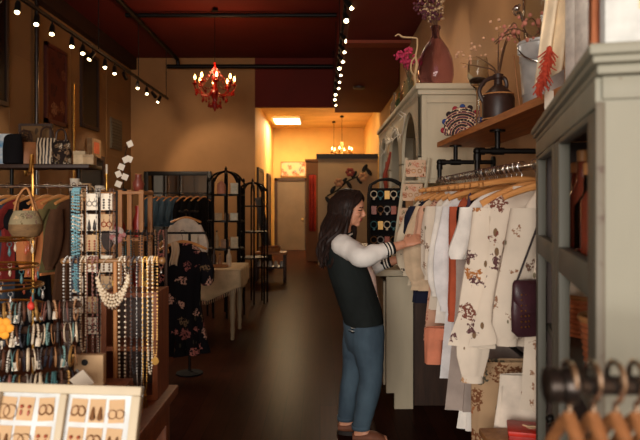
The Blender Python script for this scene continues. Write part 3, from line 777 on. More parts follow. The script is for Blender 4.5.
# ---- purple studded bag
p = P(530, 308, 2.235); hook = V((rodx(2.235), 2.235, ROD + .014))
M_bag = plain('purple_leather', (62, 34, 40), .4, 0, .15)
r = thing('handbag', 'dark plum studded shoulder bag hanging by a long strap in front of the floral robe', 'bag', (p.x, 2.235, p.z - .10), .35)
m = MB(); m.loft([(V((0, 0, z)), V((w_, 0, 0)), V((0, d_, 0))) for z, w_, d_ in ((0, .055, .015), (.02, .078, .024), (.10, .08, .026), (.17, .075, .022), (.20, .068, .012))], 28); m.build('body', M_bag, r)
m = MB(); m.loft([(V((0, -.004, .203)), V((.07, 0, 0)), V((0, .016, 0))), (V((0, -.008, .19)), V((.08, 0, 0)), V((0, .026, 0))), (V((0, -.008, .14)), V((.082, 0, 0)), V((0, .030, 0))), (V((0, -.01, .09)), V((.05, 0, 0)), V((0, .030, 0)))], 28); m.build('flap', M_bag, r)
m = MB()
for i in range(7):
    for j in range(3): m.ball((-.058 + j * .016, -.030 + .002 * abs(j - 1), .04 + i * .019), .0036, 6, 4)
m.build('studs', M['brass'], r)
inv = Matrix.Rotation(-.35, 3, 'Z'); h = inv @ (hook - V((p.x, 2.235, p.z - .10)))
MB().tube([(-.06, 0, .19), h + V((-.012, 0, 0)), h + V((0, 0, .004)), h + V((.012, 0, 0)), (.06, 0, .19)], .004, 6).build('strap', plain('strap_leather', (40, 26, 26), .5), r)

# ---- red box on a stool
r = thing('stool', 'small wooden stool under the red box by the cabinet', 'stool', (.82, 2.42, 0))
MB().box((0, 0, .615), (.34, .26, .03), None, .006).build('seat', M['oak'], r)
for sx in (-1, 1):
    for sy in (-1, 1): MB().tube([(sx * .15, sy * .11, 0), (sx * .13, sy * .09, .605)], [.014, .018], 8).build('leg', M['oak'], r)
r = thing('gift_box', 'flat bright red box with a small pale emblem, on the wooden stool', 'box', (.815, 2.40, .631), -.25)
MB().box((0, 0, .022), (.17, .13, .044), None, .003).build('base', plain('red_card', (176, 34, 22), .5), r)
MB().box((0, 0, .045), (.176, .136, .018), None, .003).build('lid', plain('red_lid', (206, 44, 26), .45), r)
MB().lathe([(.020, 0), (.020, .001), (.012, .0015)], (0, 0, .054), 18).tube([(-.03, .012, .0555), (-.01, -.006, .0555), (.03, .008, .0555)], .004, 5).build('emblem', plain('emblem_cream', (230, 190, 150), .5), r)

# ---- things on the pipe shelf
SZ = 1.981
r = thing('round_bag', 'half round embroidered bag with dark and cream rings at the far end of the shelf', 'bag', (.90, 3.92, SZ), -.45)
M_emb = NT('embroidery'); wv = M_emb.n('ShaderNodeTexWave', wave_type='RINGS', rings_direction='SPHERICAL'); wv.inputs['Scale'].default_value = 10; wv.inputs['Distortion'].default_value = .4; M_emb.l(M_emb.co, wv.inputs['Vector'])
ch = M_emb.n('ShaderNodeTexVoronoi'); ch.inputs['Scale'].default_value = 75; M_emb.l(M_emb.co, ch.inputs['Vector'])
c = M_emb.ramp(wv.outputs['Fac'], [(0, (40, 26, 26)), (.42, (206, 176, 140)), (.62, (150, 52, 50)), (.85, (56, 44, 58))], 'CONSTANT')
M_emb.col(M_emb.mix(M_emb.math('GREATER_THAN', ch.outputs['Distance'], .72), c, (214, 190, 156))); M_emb.set(Roughness=.9); M_emb = M_emb.m
m = MB(); out = [(.115 * math.cos(a), max(0.0, .115 * math.sin(a) * 1.22 + .03)) for a in [PI * (1.08 - 1.16 * i / 30) for i in range(31)]]
m.prism(out, -.028, .028); m.build('body', M_emb, r)
for k in range(9):
    a = PI * (1.0 - k / 8); o = MB().ball((.122 * math.cos(a), -.01, .118 * 1.2 * math.sin(a) + .032), .019, 8, 6).build('pompom', [plain('pom%d' % k, c, .95) for c in [((150, 40, 52), (44, 66, 120), (40, 26, 30))[k % 3]]][0], r)
r = thing('leather_bottle', 'dark brown leather covered bottle with a looped handle on the shelf', 'bottle', (.945, 3.30, SZ))
M_lea = plain('dark_leather', (50, 32, 26), .45, 0, .2)
MB().lathe([(.06, 0), (.078, .006), (.084, .03), (.085, .12), (.078, .145), (.045, .175), (.022, .195), (.020, .225), (.027, .23), (.027, .25), (.015, .255)], n=24).build('body', M_lea, r)
MB().tube([(-.075, 0, .10), (-.10, 0, .16), (-.07, 0, .215), (-.022, 0, .235), (.03, 0, .232), (.045, 0, .20), (.04, 0, .175)], .011, 8, 4).build('handle', M_lea, r)
MB().torus((0, 0, .143), .079, .004, None, 24, 6).torus((0, 0, .012), .081, .004, None, 24, 6).build('stitching', M['oak'], r)
# bucket with glass jar and branches
r = thing('bucket', 'galvanized steel bucket on the shelf holding a glass jar and dried branches', 'bucket', (1.005, 2.80, SZ))
m = MB(); m.lathe([(.082, 0), (.086, .004), (.090, .05), (.094, .055), (.092, .06), (.102, .20), (.106, .205), (.103, .21), (.108, .275), (.114, .28), (.114, .29), (.106, .29), (.085, .02)], n=30); m.build('body', M['galv'], r)
for s in (-1, 1): MB().box((s * .108, 0, .255), (.012, .03, .04), None, .003).build('lug', M['galv'], r)
MB().tube([(-.113, 0, .26), (-.10, -.09, .20), (0, -.125, .17), (.10, -.09, .20), (.113, 0, .26)], .004, 6, 5).build('handle', M['steel'], r)
r = thing('glass_jar', 'large clear glass jar with a silver clasp standing in the steel bucket', 'jar', (1.005, 2.80, SZ + .025))
MB().lathe([(.05, 0), (.06, .005), (.062, .25), (.075, .30), (.088, .33), (.09, .48), (.075, .53), (.07, .56), (.066, .56), (.082, .48), (.082, .34), (.055, .25), (.05, .01)], n=26).build('body', M['glass'], r)
MB().tube([(-.091, 0, .36), (-.11, -.01, .40), (-.13, -.02, .385), (-.14, -.02, .41), (-.11, -.02, .43)], .006, 7, 3).ball((-.125, -.02, .415), .014, 8, 6).build('clasp', M['steel'], r)
r = thing('dried_branches', 'dried branches with pink buds wound around the rim of the steel bucket', 'flowers', (1.005, 2.80, SZ + .30))
m = MB(); mbud = MB()
for k in range(10):
    a = 2.2 + k * .42; q = .10; st = V((q * math.cos(a), q * math.sin(a), 0)); en = st + V((-.16 + .05 * (k % 4), -.10 + .03 * (k % 5), -.02 + .035 * (k % 4)))
    mid = st.lerp(en, .5) + V((0, 0, .05)); m.tube([st, mid, en], .003, 5, 4)
    for s in range(5): mbud.ball(st.lerp(en, .35 + .16 * s) + V((random.gauss(0, .014), random.gauss(0, .014), random.gauss(.02, .014))), random.uniform(.006, .011), 6, 5)
m.build('twigs', M['twig'], r); mbud.build('buds', plain('bud_pink', (180, 112, 92), .8), r)['kind'] = 'stuff'
# bare twigs + blossoms in leather bottle region
r = thing('dried_spray', 'loose spray of dark twigs with pale buds standing in the leather bottle', 'flowers', (.945, 3.30, SZ + .262))
m = MB(); mbud = MB()
for k, e in enumerate(((-.12, -.02, .08), (.01, .02, .22), (.05, -.01, .20), (.085, .02, .24), (-.20, .0, .05), (.03, -.03, .16))):
    e = V(e); m.tube([(0, 0, -.05), (e.x * .12, e.y * .2, .01), (e.x * .5, e.y * .6, e.z * .6), e], [.004, .004, .0035, .0015], 6, 4)
    if k in (0, 4, 5, 1):
        for s in range(9): mbud.ball(e + V((random.gauss(0, .04), random.gauss(0, .04), random.gauss(.02, .03))), random.uniform(.005, .010), 6, 4)
m.build('twigs', M['twig'], r); mbud.build('buds', plain('bud_pale', (206, 158, 124), .8), r)['kind'] = 'stuff'
r = thing('glass_hurricane', 'stemmed clear glass globe with dark potpourri rising behind the shelf things', 'vase', (.93, 3.66, SZ))
MB().lathe([(.055, 0), (.05, .008), (.012, .02), (.010, .20), (.016, .24), (.04, .26), (.062, .31), (.060, .37), (.052, .42), (.049, .42), (.056, .37), (.056, .31), (.03, .268)], n=22).build('glass', M['glass'], r)
MB().ball((0, 0, .29), (.048, .048, .02), 14, 8).build('potpourri', M['darkwood'], r)
r = thing('reed_stick', 'bundle of pale reed sticks leaning between bottle and bucket on the shelf', 'decoration', (.985, 3.05, SZ))
for k in range(4): MB().cyl((k * .014, 0, 0), (.03 * k - .03, .02, .30 + .03 * k), .004, 6).build('stick', M['oak'], r)
# draped cloth, boards, pole, orange garland at the near end
p = P(562, 60, 2.30)
r = thing('draped_cloth', 'cream muslin cloth draped in folds at the near end of the shelf', 'cloth', (.93, 2.36, SZ))
def dr(u, v):
    x = -.06 + .13 * u + .05 * v * (1 - u) * -1; z = .47 - .46 * v * (1 - .25 * u)
    return V((x, -.02 + .022 * math.sin(u * 19 + v * 2) + .02 * v, z))
MB().sheet(dr, 44, 16).build('cloth', cloth('muslin', (228, 208, 176)), r, solid=.004)
MB().box((.02, .03, .24), (.016, .016, .48)).build('upright', M['oak'], r)
for k, (x, lab) in enumerate(((576, 'upright white board leaning beside the draped cream cloth'), (586, 'second upright white board, closer to the cabinet'))):
    q = P(x, 60, 2.22 - .06 * k)
    r = thing('white_board', lab, 'board', (q.x, q.y, SZ), .2)
    MB().box((0, 0, .235), (.030, .09, .46), None, .003).build('panel', plain('board_white%d' % k, (224, 216, 204), .7), r); MB().box((0, 0, .005), (.034, .1, .012)).build('foot', M['oak'], r)
r = thing('tassel_garland', 'bright orange tassel garland trailing down beside the steel bucket', 'garland', P(541, 60, 2.24))
pts = [V((.030, -.0, .04)), V((.028, 0, .02)), V((.015, 0, -.015)), V((.008, -.01, -.055)), V((-.012, -.01, -.095))]
MB().tube(pts, .004, 5, 4).build('cord', plain('orange_cord', (150, 56, 36), .9), r)
for i in range(9):
    q = crom(pts, 2)[i]; m = MB()
    for k in range(16): m.tube([q, q + V((random.gauss(0, .014), random.gauss(0, .014), -.035 + random.gauss(0, .010)))], [.004, .002], 4)
    m.ball(q, .011, 6, 5); m.build('tassel', plain('orange_tassel', (176, 62, 40), .9), r)
r = thing('price_tag', 'white paper tag hanging off the shelf edge by the orange garland', 'tag', P(549, 100, 2.32))
MB().box((0, 0, 0), (.034, .002, .07)).build('card', M['paper'], r); MB().tube([(0, 0, .033), (.004, 0, .06), (0.01, .01, .07)], .001, 4).build('string', M['twig'], r)

# ---- the worn glass cabinet at the near end
ang = math.atan2(.252, .968)
N0 = V((.455, 1.0, 0)); LEN, DEP, HT = 1.14, .40, 1.80
r = thing('display_cabinet', 'worn sage grey glass fronted cabinet with moulded cornice, close at the front', 'cabinet', N0, -ang)
# local: x = depth (to the wall), y = along the front, origin near left corner
MB().bx(0.0, DEP, 0, .03, 0, HT - .0465).build('end_panel', M['sage_paint'], r)
for x in (.13, .265): MB().bx(x, x + .003, -.0015, -.0005, 0, 1.71).build('plank_seam', M['sage_dark'], r)
MB().bx(-.002, DEP, -.007, -.0005, 1.716, 1.752, .002).build('frieze', M['sage_paint'], r)
MB().bx(-.012, .002, -.008, -.001, 0, 1.712, .003).build('corner_bead', painted('corner_bead', (96, 88, 72), (70, 52, 38), .42), r)
MB().bx(0.02, DEP, LEN - .03, LEN, 0, HT - .05).build('far_end_panel', M['darkwood'], r)
MB().bx(DEP - .015, DEP, 0, LEN, 0, HT - .05).build('back_panel', M['black_paint'], r)
m = MB().bx(-.026, DEP + .01, -.036, LEN + .02, HT - .018, HT, .006).bx(-.020, DEP, -.030, LEN + .02, HT - .030, HT - .0185, .004).bx(-.012, DEP, -.018, LEN + .01, HT - .046, HT - .0305, .006).bx(-.012, .02, 0.001, LEN, 1.705, HT - .047, .003)
m.build('cornice', M['sage_paint'], r)
for z in (1.42, 1.14, .70, .06): MB().bx(.02, DEP - .015, .03, LEN - .03, z - .012, z + .012).build('shelf', M['sage_dark'], r)
for k, (a, b) in enumerate(((0.0, LEN / 2), (LEN / 2, LEN))):
    d_ = MB(); d_.bx(-.012, .014, a + .004, a + .075, .02, 1.70, .003).bx(-.012, .014, b - .075, b - .004, .02, 1.70, .003)
    for z0, z1 in ((.02, .12), (1.385, 1.445), (1.69, 1.703)): d_.bx(-.011, .013, a + .07, b - .07, z0, z1, .003)
    d = d_.build('door', M['sage_dark'], r)
    MB().ball((-.02, b - .03 if k == 0 else a + .03, 1.0), .012, 10, 6).build('knob', M['black_iron'], d)
cabM = Matrix.Translation(N0) @ Matrix.Rotation(-ang, 4, 'Z')
M_amb = glassy('amber_glass', (170, 84, 60), .06, .6)
def cabthing(nm, lab, cat, x, y, z): return thing(nm, lab, cat, cabM @ V((x, y, z)), -ang)
for i, (x, y, h, rr, mt, lab) in enumerate(((.055, .40, .20, .032, M_amb, 'amber glass bottle inside the cabinet, nearest behind the front pane'), (.060, .52, .18, .034, M['glass'], 'clear glass bottle inside the cabinet behind the amber one'), (.062, .64, .22, .034, M_amb, 'tall amber bottle in the middle of the cabinet shelf'), (.075, .84, .20, .036, M_amb, 'round amber bottle behind the farther cabinet door'))):
    r = cabthing('bottle', lab, 'bottle', x, y, 1.433)
    MB().lathe([(rr * .8, 0), (rr, .006), (rr, h * .6), (rr * .4, h * .78), (rr * .36, h), (rr * .45, h + .004)], n=18).build('glass', mt, r); MB().lathe([(rr * .4, h + .004), (rr * .42, h + .03), (rr * .3, h + .034)], n=14).build('stopper', M['oak'], r)
for i, (x, y, h, lab) in enumerate(((.055, .45, .15, 'clear glass tumbler low in the cabinet near the front corner'), (.06, .56, .13, 'clear glass tumbler low in the cabinet behind its twin'))):
    tag(MB().lathe([(.03, 0), (.034, .004), (.04, h), (.037, h), (.03, .012)], n=18).build('tumbler', M['glass'], None, cabM @ V((x, y, .713))), lab, 'glass')
for i, (y, lab) in enumerate(((.52, 'woven basket on the cabinet shelf behind the nearer door'), (.92, 'woven basket on the cabinet shelf behind the farther door'))):
    r = cabthing('basket', lab, 'basket', .135, y, 1.153); r.scale = (.84, .84, .84)
    MB().lathe([(.08, 0), (.10, .005)] + [(.10 + .015 * f + .003 * (-1) ** int(f * 16), .005 + .14 * f) for f in [i / 16 for i in range(17)]] + [(.108, .145), (.09, .02)], n=24).build('body', wood('rattan%d' % i, (150, 76, 44), (196, 120, 74), .7, axis='x'), r)
    MB().torus((0, 0, .145), .113, .009, None, 26, 6).build('rim', M['oak'], r)
    tag(MB().box((0, 0, .09), (.10, .10, .18), Euler((0, .12, .3)), .004).build('paper_packet', M['paper'], None, cabM @ V((.135, y, 1.18))), 'white paper packet standing in the %s' % lab, 'packet')
# canvas on top of the cabinet
p = P(598, 35, 1.02)
r = thing('canvas_sign', 'white canvas with a pale yellow block standing on top of the cabinet', 'picture', cabM @ V((.012, .05, 1.801)), -.02)
MB().bx(0, .34, 0, .02, 0, .30).build('canvas', plain('canvas_white', (184, 186, 182), .8), r)
MB().bx(.056, .30, -.001, 0, .075, .28).build('print', plain('pale_yellow', (196, 182, 130), .8), r)
r = thing('copper_frame', 'copper edged wooden frame leaning behind the white canvas on the cabinet', 'frame', cabM @ V((-.004, .078, 1.801)), -.02)
MB().bx(0, .014, 0, .016, 0, .32).bx(.34, .36, 0, .02, 0, .32).bx(.014, .34, 0, .02, .30, .32).bx(.014, .34, 0, .02, 0, .02).build('edge', M['copper'], r); MB().bx(.014, .34, .006, .014, .02, .30).build('backing', M['oak'], r)

# ---- foreground rack
M_fh = wood('front_hanger_wood', (112, 70, 40), (140, 92, 54), .5, axis='x')
r = thing('garment_rack', 'black metal garment rack close in front of the cabinet', 'clothes rail', (.26, .72, 0))
MB().cyl((0.02, 0, 1.339), (.95, 0, 1.339), .0115, 16).build('rail', plain('rail_black', (60, 54, 50), .25, .8), r)
MB().lathe([(.012, 0), (.020, .002), (.021, .014), (.0175, .018), (.021, .022), (.021, .034), (.0125, .040)], (0, 0, 1.339), 20, roty(PI / 2)).build('end_cap', plain('cap_black', (52, 46, 42), .3, .8), r)
MB().cyl((.90, 0, 0.02), (.90, 0, 1.339), .012, 12).bx(.87, .93, -.25, .2, 0, .03).build('post', M['black_iron'], r)
for i, (x, a) in enumerate(((.028, .6), (.056, .55), (.082, .62), (.106, .5), (.132, .5))):
    h = thing('clothes_hanger', '%s wooden hanger from the end cap of the black rack in front' % ORD[i], 'hanger', (.26 + x, .72, 1.339 + .012), PI / 2 + (a - .55) * .8, 'hangers on the front rack')
    hanger_parts(h, .14, .15, M_fh, .046, .0055, .0036, 1.15)
# ================================================================== THE WOMAN
D0 = 4.08
M_skin = NT('skin'); M_skin.col(M_skin.ramp(M_skin.noise(18, 3), [(.3, (196, 134, 104)), (.7, (208, 148, 116))])); M_skin.set(Roughness=.55); M_skin.b.inputs['Subsurface Weight'].default_value = .06
M_skin.b.inputs['Subsurface Radius'].default_value = (.02, .008, .004); M_skin = M_skin.m
M_lip = plain('lip_tone', (150, 70, 64), .45, 0, .05, 20, 0); M_eye = plain('lash_dark', (34, 22, 18), .5, 0, .05, 20, 0); M_brow = plain('brow_dark', (54, 34, 24), .8, 0, .05, 20, 0)
M_hair = NT('hair_strands'); M_hair.col(M_hair.ramp(M_hair.noise(3, 5, M_hair.mapping((40, 40, 3))), [(.3, (20, 13, 11)), (.7, (48, 30, 23))])); M_hair.set(Roughness=.55); M_hair.b.inputs['Specular IOR Level'].default_value = .2; M_hair = M_hair.m
M_jacket = cloth('bomber_black', (30, 34, 33), .12); M_sleeve = cloth('bomber_white', (228, 222, 214), .04)
M_rib_d = cloth('rib_dark', (24, 26, 28)); M_rib_w = cloth('rib_white', (222, 214, 200))
t = NT('denim'); t.col(t.ramp(t.noise(5, 5, t.mapping((1, 1, .5))), [(.3, (44, 60, 74)), (.72, (80, 102, 116))])); t.set(Roughness=.85); t.bump(t.noise(160, 2), .25, .002); M_denim = t.m
M_shoe = plain('brown_suede', (112, 66, 44), .7); M_sole = plain('dark_sole', (30, 22, 18), .6)

lady = thing('person', 'dark haired woman in black and white bomber jacket and jeans reaching for hanging clothes', 'person', (.26, 4.08, 0))
LO = V((.26, 4.08, 0))
def Q(px, py, d=D0): return P(px, py, d) - LO
# head frame
HC = Q(350, 208.5, 4.09)
tilt = .16; yaw = -.24
fw = Matrix.Rotation(yaw, 3, 'Z') @ V((math.cos(tilt), 0, -math.sin(tilt))); sd = Matrix.Rotation(yaw, 3, 'Z') @ V((0, -1, 0)); up = sd.cross(fw)
RH = Matrix((fw, sd, up)).transposed()
def H(f, s_, u): return HC + fw * f + sd * s_ + up * u
body = MB()
def ell(f, s_, u, rf, rs, ru, n=20, m=14, extra=None): body.ball(H(f, s_, u), (rf, rs, ru), n, m, RH @ extra if extra else RH)
ell(-.012, 0, .030, .094, .073, .084)          # cranium
ell(.040, 0, .020, .050, .060, .062)           # forehead
ell(.038, 0, -.030, .050, .056, .068)          # face
ell(.030, 0, -.062, .050, .048, .044)          # jaw
ell(.064, 0, -.094, .019, .020, .016)          # chin
for s_ in (-1, 1):
    ell(.058, s_ * .036, -.030, .024, .021, .020)  # cheeks
    ell(.071, s_ * .027, .022, .016, .022, .008)   # brow ridge
    ell(.072, s_ * .030, .004, .0125, .015, .008)  # lids
    ell(-.006, s_ * .073, -.010, .016, .007, .028)  # ears
body.tube([H(.078, 0, .016), H(.092, 0, -.010), H(.106, 0, -.030)], [.009, .010, .0115], 10, 3)  # nose
ell(.096, 0, -.033, .013, .015, .009)
ell(.086, 0, -.055, .008, .020, .006); ell(.083, 0, -.066, .009, .018, .0065)   # lips
ell(.074, 0, -.060, .016, .030, .022)
# neck, torso
body.tube([H(-.030, 0, -.045), Q(344, 229, 4.08), Q(342, 243, 4.08)], [.050, .047, .056], 16, 4)
TS = [(238, 342, .060, .075), (243, 342, .076, .150), (250, 344, .092, .172), (262, 349, .108, .165), (276, 354, .112, .152), (294, 358, .098, .132), (310, 361, .108, .155), (326, 363, .118, .170), (342, 364, .110, .165), (352, 364, .08, .13)]
body.loft([(Q(cx, y), V((a, 0, 0)), V((0, b, 0))) for y, cx, a, b in TS], 26)
# arms
SR = Q(343, 246, 3.935); ER = Q(364, 257, 3.74); WR = Q(404, 244, 3.80)
SL = Q(345, 246, 4.23); EL = Q(366, 268, 4.34); WL = Q(400, 259, 4.26)
for S_, E_, W_ in ((SR, ER, WR), (SL, EL, WL)):
    body.tube([S_, S_.lerp(E_, .5), E_, E_.lerp(W_, .3), W_], [.050, .044, .038, .039, .026], 14, 4)
# hands: palm + four fingers + thumb closing on the garment
def hand(Wp, aim, palm_n, side, curl):
    """aim: direction of the palm, palm_n: the way the palm faces, side: towards the thumb"""
    aim = aim.normalized(); palm_n = (palm_n - aim * palm_n.dot(aim)).normalized(); side = aim.cross(palm_n) * (1 if aim.cross(palm_n).dot(side) > 0 else -1)
    k = Wp + aim * .082
    body.loft([(Wp - aim * .012, side * .025, palm_n * .019), (Wp + aim * .02, side * .031, palm_n * .016), (Wp + aim * .055, side * .040, palm_n * .014), (k, side * .040, palm_n * .011)], 14)
    for i, (o_, L) in enumerate(((.029, .070), (.010, .078), (-.010, .073), (-.029, .058))):
        p0 = Wp + aim * .06 + side * o_; a = 0; p = [p0, k + side * o_ * 1.05]; q = p[-1]
        for j, f in enumerate((.45, .32, .23)):
            a += curl[j] * (1 + .06 * i); dd = aim * math.cos(a) + palm_n * math.sin(a); q = q + dd * L * f; p.append(q)
        body.tube(p, [.0095, .0095, .0085, .0078, .0065], 10, 3)
    b = Wp + aim * .022 + side * .026
    p = [Wp + aim * .012 + side * .014, b, b + (aim * .5 + side * .75 + palm_n * .35).normalized() * .034, b + (aim * .7 + side * .65 + palm_n * .5).normalized() * .058, b + (aim * .95 + side * .40 + palm_n * .7).normalized() * .082]
    body.tube(p, [.013, .0135, .011, .0095, .0075], 10, 3)
hand(WR, V((.92, .05, .36)), V((.25, .75, -.55)), V((-.1, -.3, 1)), (.45, .75, .6))
hand(WL, V((.95, -.10, .22)), V((.2, -.7, -.6)), V((0, .3, 1)), (.4, .7, .6))
# legs
HR = Q(367, 330, 3.99); KR = Q(371, 378, 3.96); AR = Q(361, 428, 3.99)
HLm = Q(360, 330, 4.17); KL = Q(353, 376, 4.15); AL = Q(346, 419, 4.17)
for h_, k_, a_ in ((HR, KR, AR), (HLm, KL, AL)):
    body.tube([h_, h_.lerp(k_, .5), k_, k_.lerp(a_, .35), a_.lerp(k_, .12), V((a_.x, a_.y, .075))], [.086, .075, .055, .054, .038, .034], 14, 4)
def foot(a_, side, zf):
    body.loft([(V((a_.x - .045, a_.y, zf + .03)), V((0, .024, 0)), V((0, 0, .026))), (V((a_.x, a_.y, zf + .045)), V((0, .034, 0)), V((0, 0, .044))), (V((a_.x + .06, a_.y + side * .005, zf + .034)), V((0, .038, 0)), V((0, 0, .032))), (V((a_.x + .125, a_.y + side * .012, zf + .022)), V((0, .040, 0)), V((0, 0, .020))), (V((a_.x + .165, a_.y + side * .014, zf + .018)), V((0, .026, 0)), V((0, 0, .013)))], 14)
foot(AR, -1, .028); foot(AL, 1, .028)
def paint(c):
    d = V(c) - HC; f, s_, u = d.dot(fw), d.dot(sd), d.dot(up)
    if f > .07 and abs(s_) < .021 and -.073 < u < -.050: return 1
    if f > .060 and .017 < abs(s_) < .046 and -.003 < u < .0035: return 2
    if f > .058 and .014 < abs(s_) < .048 and .020 < u + abs(s_) * .12 < .0275: return 3
    return 0
remeshed(body, 'body', [M_skin, M_lip, M_eye, M_brow], .0052, 3, lady, paint)

# hair: a cap and long wavy locks
hm = MB()
hm.ball(H(-.028, 0, .040), (.098, .088, .090), 22, 14, RH); hm.ball(H(-.055, 0, -.02), (.062, .080, .095), 20, 12, RH)
rnd = random.Random(3)
for i in range(120):
    a = -1.0 + 2.0 * (i % 40) / 39            # -1 near side .. 1 far side around the back
    ring = i // 40
    ang_ = a * 2.05; back = -math.cos(ang_); side_ = -math.sin(ang_)
    st = H(.035 + rnd.uniform(-.02, .01) - .03 * ring, side_ * .02, .118 - .012 * ring)
    p1 = H(-.025 + back * .095, side_ * .088, .045 - .02 * ring)
    p2 = H(-.030 + back * .098, side_ * .094, -.045)
    end = Q(327 + rnd.uniform(-6, 9) + (1 - abs(a)) * -3 + (9 if abs(a) > .8 else 0), 262 + rnd.uniform(-16, 8), 4.08 - side_ * .13)
    p3 = p2.lerp(end, .45) + V((rnd.uniform(-.04, .03), rnd.uniform(-.03, .03), 0)); p4 = p2.lerp(end, .78) + V((rnd.uniform(-.04, .04), rnd.uniform(-.03, .03), 0))
    hm.tube([st, p1, p2, p3, p4, end], [.012, .017, .018, .017, .014, .004], 7, 4)
# front locks framing the face
for s_ in (-1, 1):
    for i in range(9):
        st = H(.050 - i * .008, s_ * .012, .112); p1 = H(.066 - i * .011, s_ * .056, .072 - i * .002); p2 = H(.030 - i * .010, s_ * .080, .015); p3 = H(-.004 - i * .008, s_ * .085, -.055)
        end = Q(336 + i * .8 + rnd.uniform(-2, 2), 256 + rnd.uniform(-10, 8), 4.08 - s_ * .105)
        hm.tube([st, p1, p2, p3, p3.lerp(end, .5) + V((rnd.uniform(-.015, .02), 0, 0)), end], [.008, .012, .013, .013, .012, .003], 7, 4)
hm.build('hair', M_hair, lady)

# shirt, jacket, sleeves
sh = MB(); sh.loft([(Q(cx + 3.6, y), V((a + .008, 0, 0)), V((0, b * .62, 0))) for y, cx, a, b in TS[1:7]], 22)
remeshed(sh, 'shirt', [cloth('pale_pink_shirt', (216, 184, 170))], .008, 4, lady)
jk = MB()
JS = [(237, 341, .066, .085), (242, 341, .090, .160), (250, 342.5, .114, .190), (262, 346, .132, .186), (276, 350.5, .142, .180), (294, 356, .138, .174), (310, 361, .138, .186), (322, 363.5, .130, .190), (327, 364, .120, .184)]
jk.loft([(Q(cx, y), V((a, 0, 0)), V((0, b, 0))) for y, cx, a, b in JS], 30, True, lambda j, t: 1 + .012 * math.sin(5 * t + j * 1.3) + .012 * math.sin(9 * t + j * 2.1))
def jpaint(c): return 0
jk_o = remeshed(jk, 'jacket', [M_jacket], .009, 3, lady)
m = MB(); m.m = 0
for z0, z1, mi in ((.0, .012, 0), (.012, .018, 1), (.018, .030, 0), (.030, .036, 1), (.036, .046, 0)):
    m.m = mi; y0 = 329 - z0 * 152; y1 = 329 - z1 * 152
    m.loft([(Q(363.8, y0), V((.126, 0, 0)), V((0, .184, 0))), (Q(363.6, y1), V((.128, 0, 0)), V((0, .186, 0)))], 30, False)
m.build('hem_rib', [M_rib_d, M_rib_w], lady)
m = MB()
for dz, mi in ((0, 0), (.013, 1), (.022, 0)):
    m.m = mi; m.loft([(Q(343, 239.5 - dz * 152, 4.08), V((.066 - dz * .3, 0, .02)), V((0, .074 - dz * .3, 0))), (Q(343.3, 239.5 - (dz + .012) * 152, 4.08), V((.063 - dz * .3, 0, .02)), V((0, .071 - dz * .3, 0)))], 26, False)
m.build('collar_rib', [M_rib_d, M_rib_w], lady, solid=.006)
m = MB()
for i in range(5): m.ball(Q(380 - (4 - i) * 1.9, 322 - (4 - i) * 13, 4.08) + V((.012 - .004 * (4 - i), -.035, 0)), .0065, 8, 5)
m.build('snap_buttons', M['pearl'], lady)
for S_, E_, W_, nm in ((SR, ER, WR, 0), (SL, EL, WL, 1)):
    dirf = (W_ - E_); CE = E_ + dirf * .52
    sm = MB(); pin = S_ + (Q(343, 250, 4.08) - S_) * .35
    sm.tube([pin, S_ + V((0, 0, .004)), S_.lerp(E_, .5), E_ - dirf * .02, E_.lerp(CE, .5), CE], [.070, .072, .066, .062, .058, .044], 20, 5)
    ph = 1.3 + nm
    vs = []
    for v in sm.v:
        q = V(v); q += V((noise.noise(q * 26), noise.noise(q * 26 + V((7, 3, 1))), noise.noise(q * 26 + V((2, 9, 4))))) * .007; vs.append(tuple(q))
    sm.v = vs
    sm.build('sleeve', M_sleeve, lady)
    u = dirf.normalized(); x_, y_ = frame_of(u); m = MB()
    cuts = [(-.012, 0), (.010, 1), (.020, 0), (.030, 1), (.040, 0), (.056, 0)]
    for (a0, mi), (a1, _) in zip(cuts, cuts[1:]):
        m.m = mi; r0 = .041 - .05 * max(a0, 0); r1 = .041 - .05 * max(a1, 0); m.loft([(CE + u * a0, x_ * r0, y_ * r0), (CE + u * a1, x_ * r1, y_ * r1)], 20, False)
    m.build('cuff', [M_rib_d, M_rib_w], lady, solid=.004)
# jeans
jn = MB()
jn.loft([(Q(cx, y), V((a + .012, 0, 0)), V((0, b + .006, 0))) for y, cx, a, b in TS[6:9]] + [(Q(364, 350), V((.104, 0, 0)), V((0, .155, 0)))], 24)
for h_, k_, a_ in ((HR, KR, AR), (HLm, KL, AL)):
    jn.tube([h_ + V((0, 0, .03)), h_.lerp(k_, .35), h_.lerp(k_, .7), k_, k_.lerp(a_, .35), k_.lerp(a_, .75), a_ + V((0, 0, .010))], [.108, .104, .087, .074, .075, .063, .056], 18, 5)
vs = []
for v in jn.v:
    q = V(v); w_ = noise.noise(V((q.x * 10, q.y * 10, q.z * 24))); vs.append(tuple(q + V((w_, w_ * .5, 0)) * .006))
jn.v = vs
remeshed(jn, 'jeans', [M_denim], .008, 3, lady)
for a_ in (AR, AL):
    MB().loft([(a_ + V((0, 0, -.004)), V((.057, 0, 0)), V((0, .057, 0))), (a_ + V((0, 0, .024)), V((.058, 0, 0)), V((0, .058, 0)))], 20, False).build('trouser_hem', M_denim, lady, solid=.006)
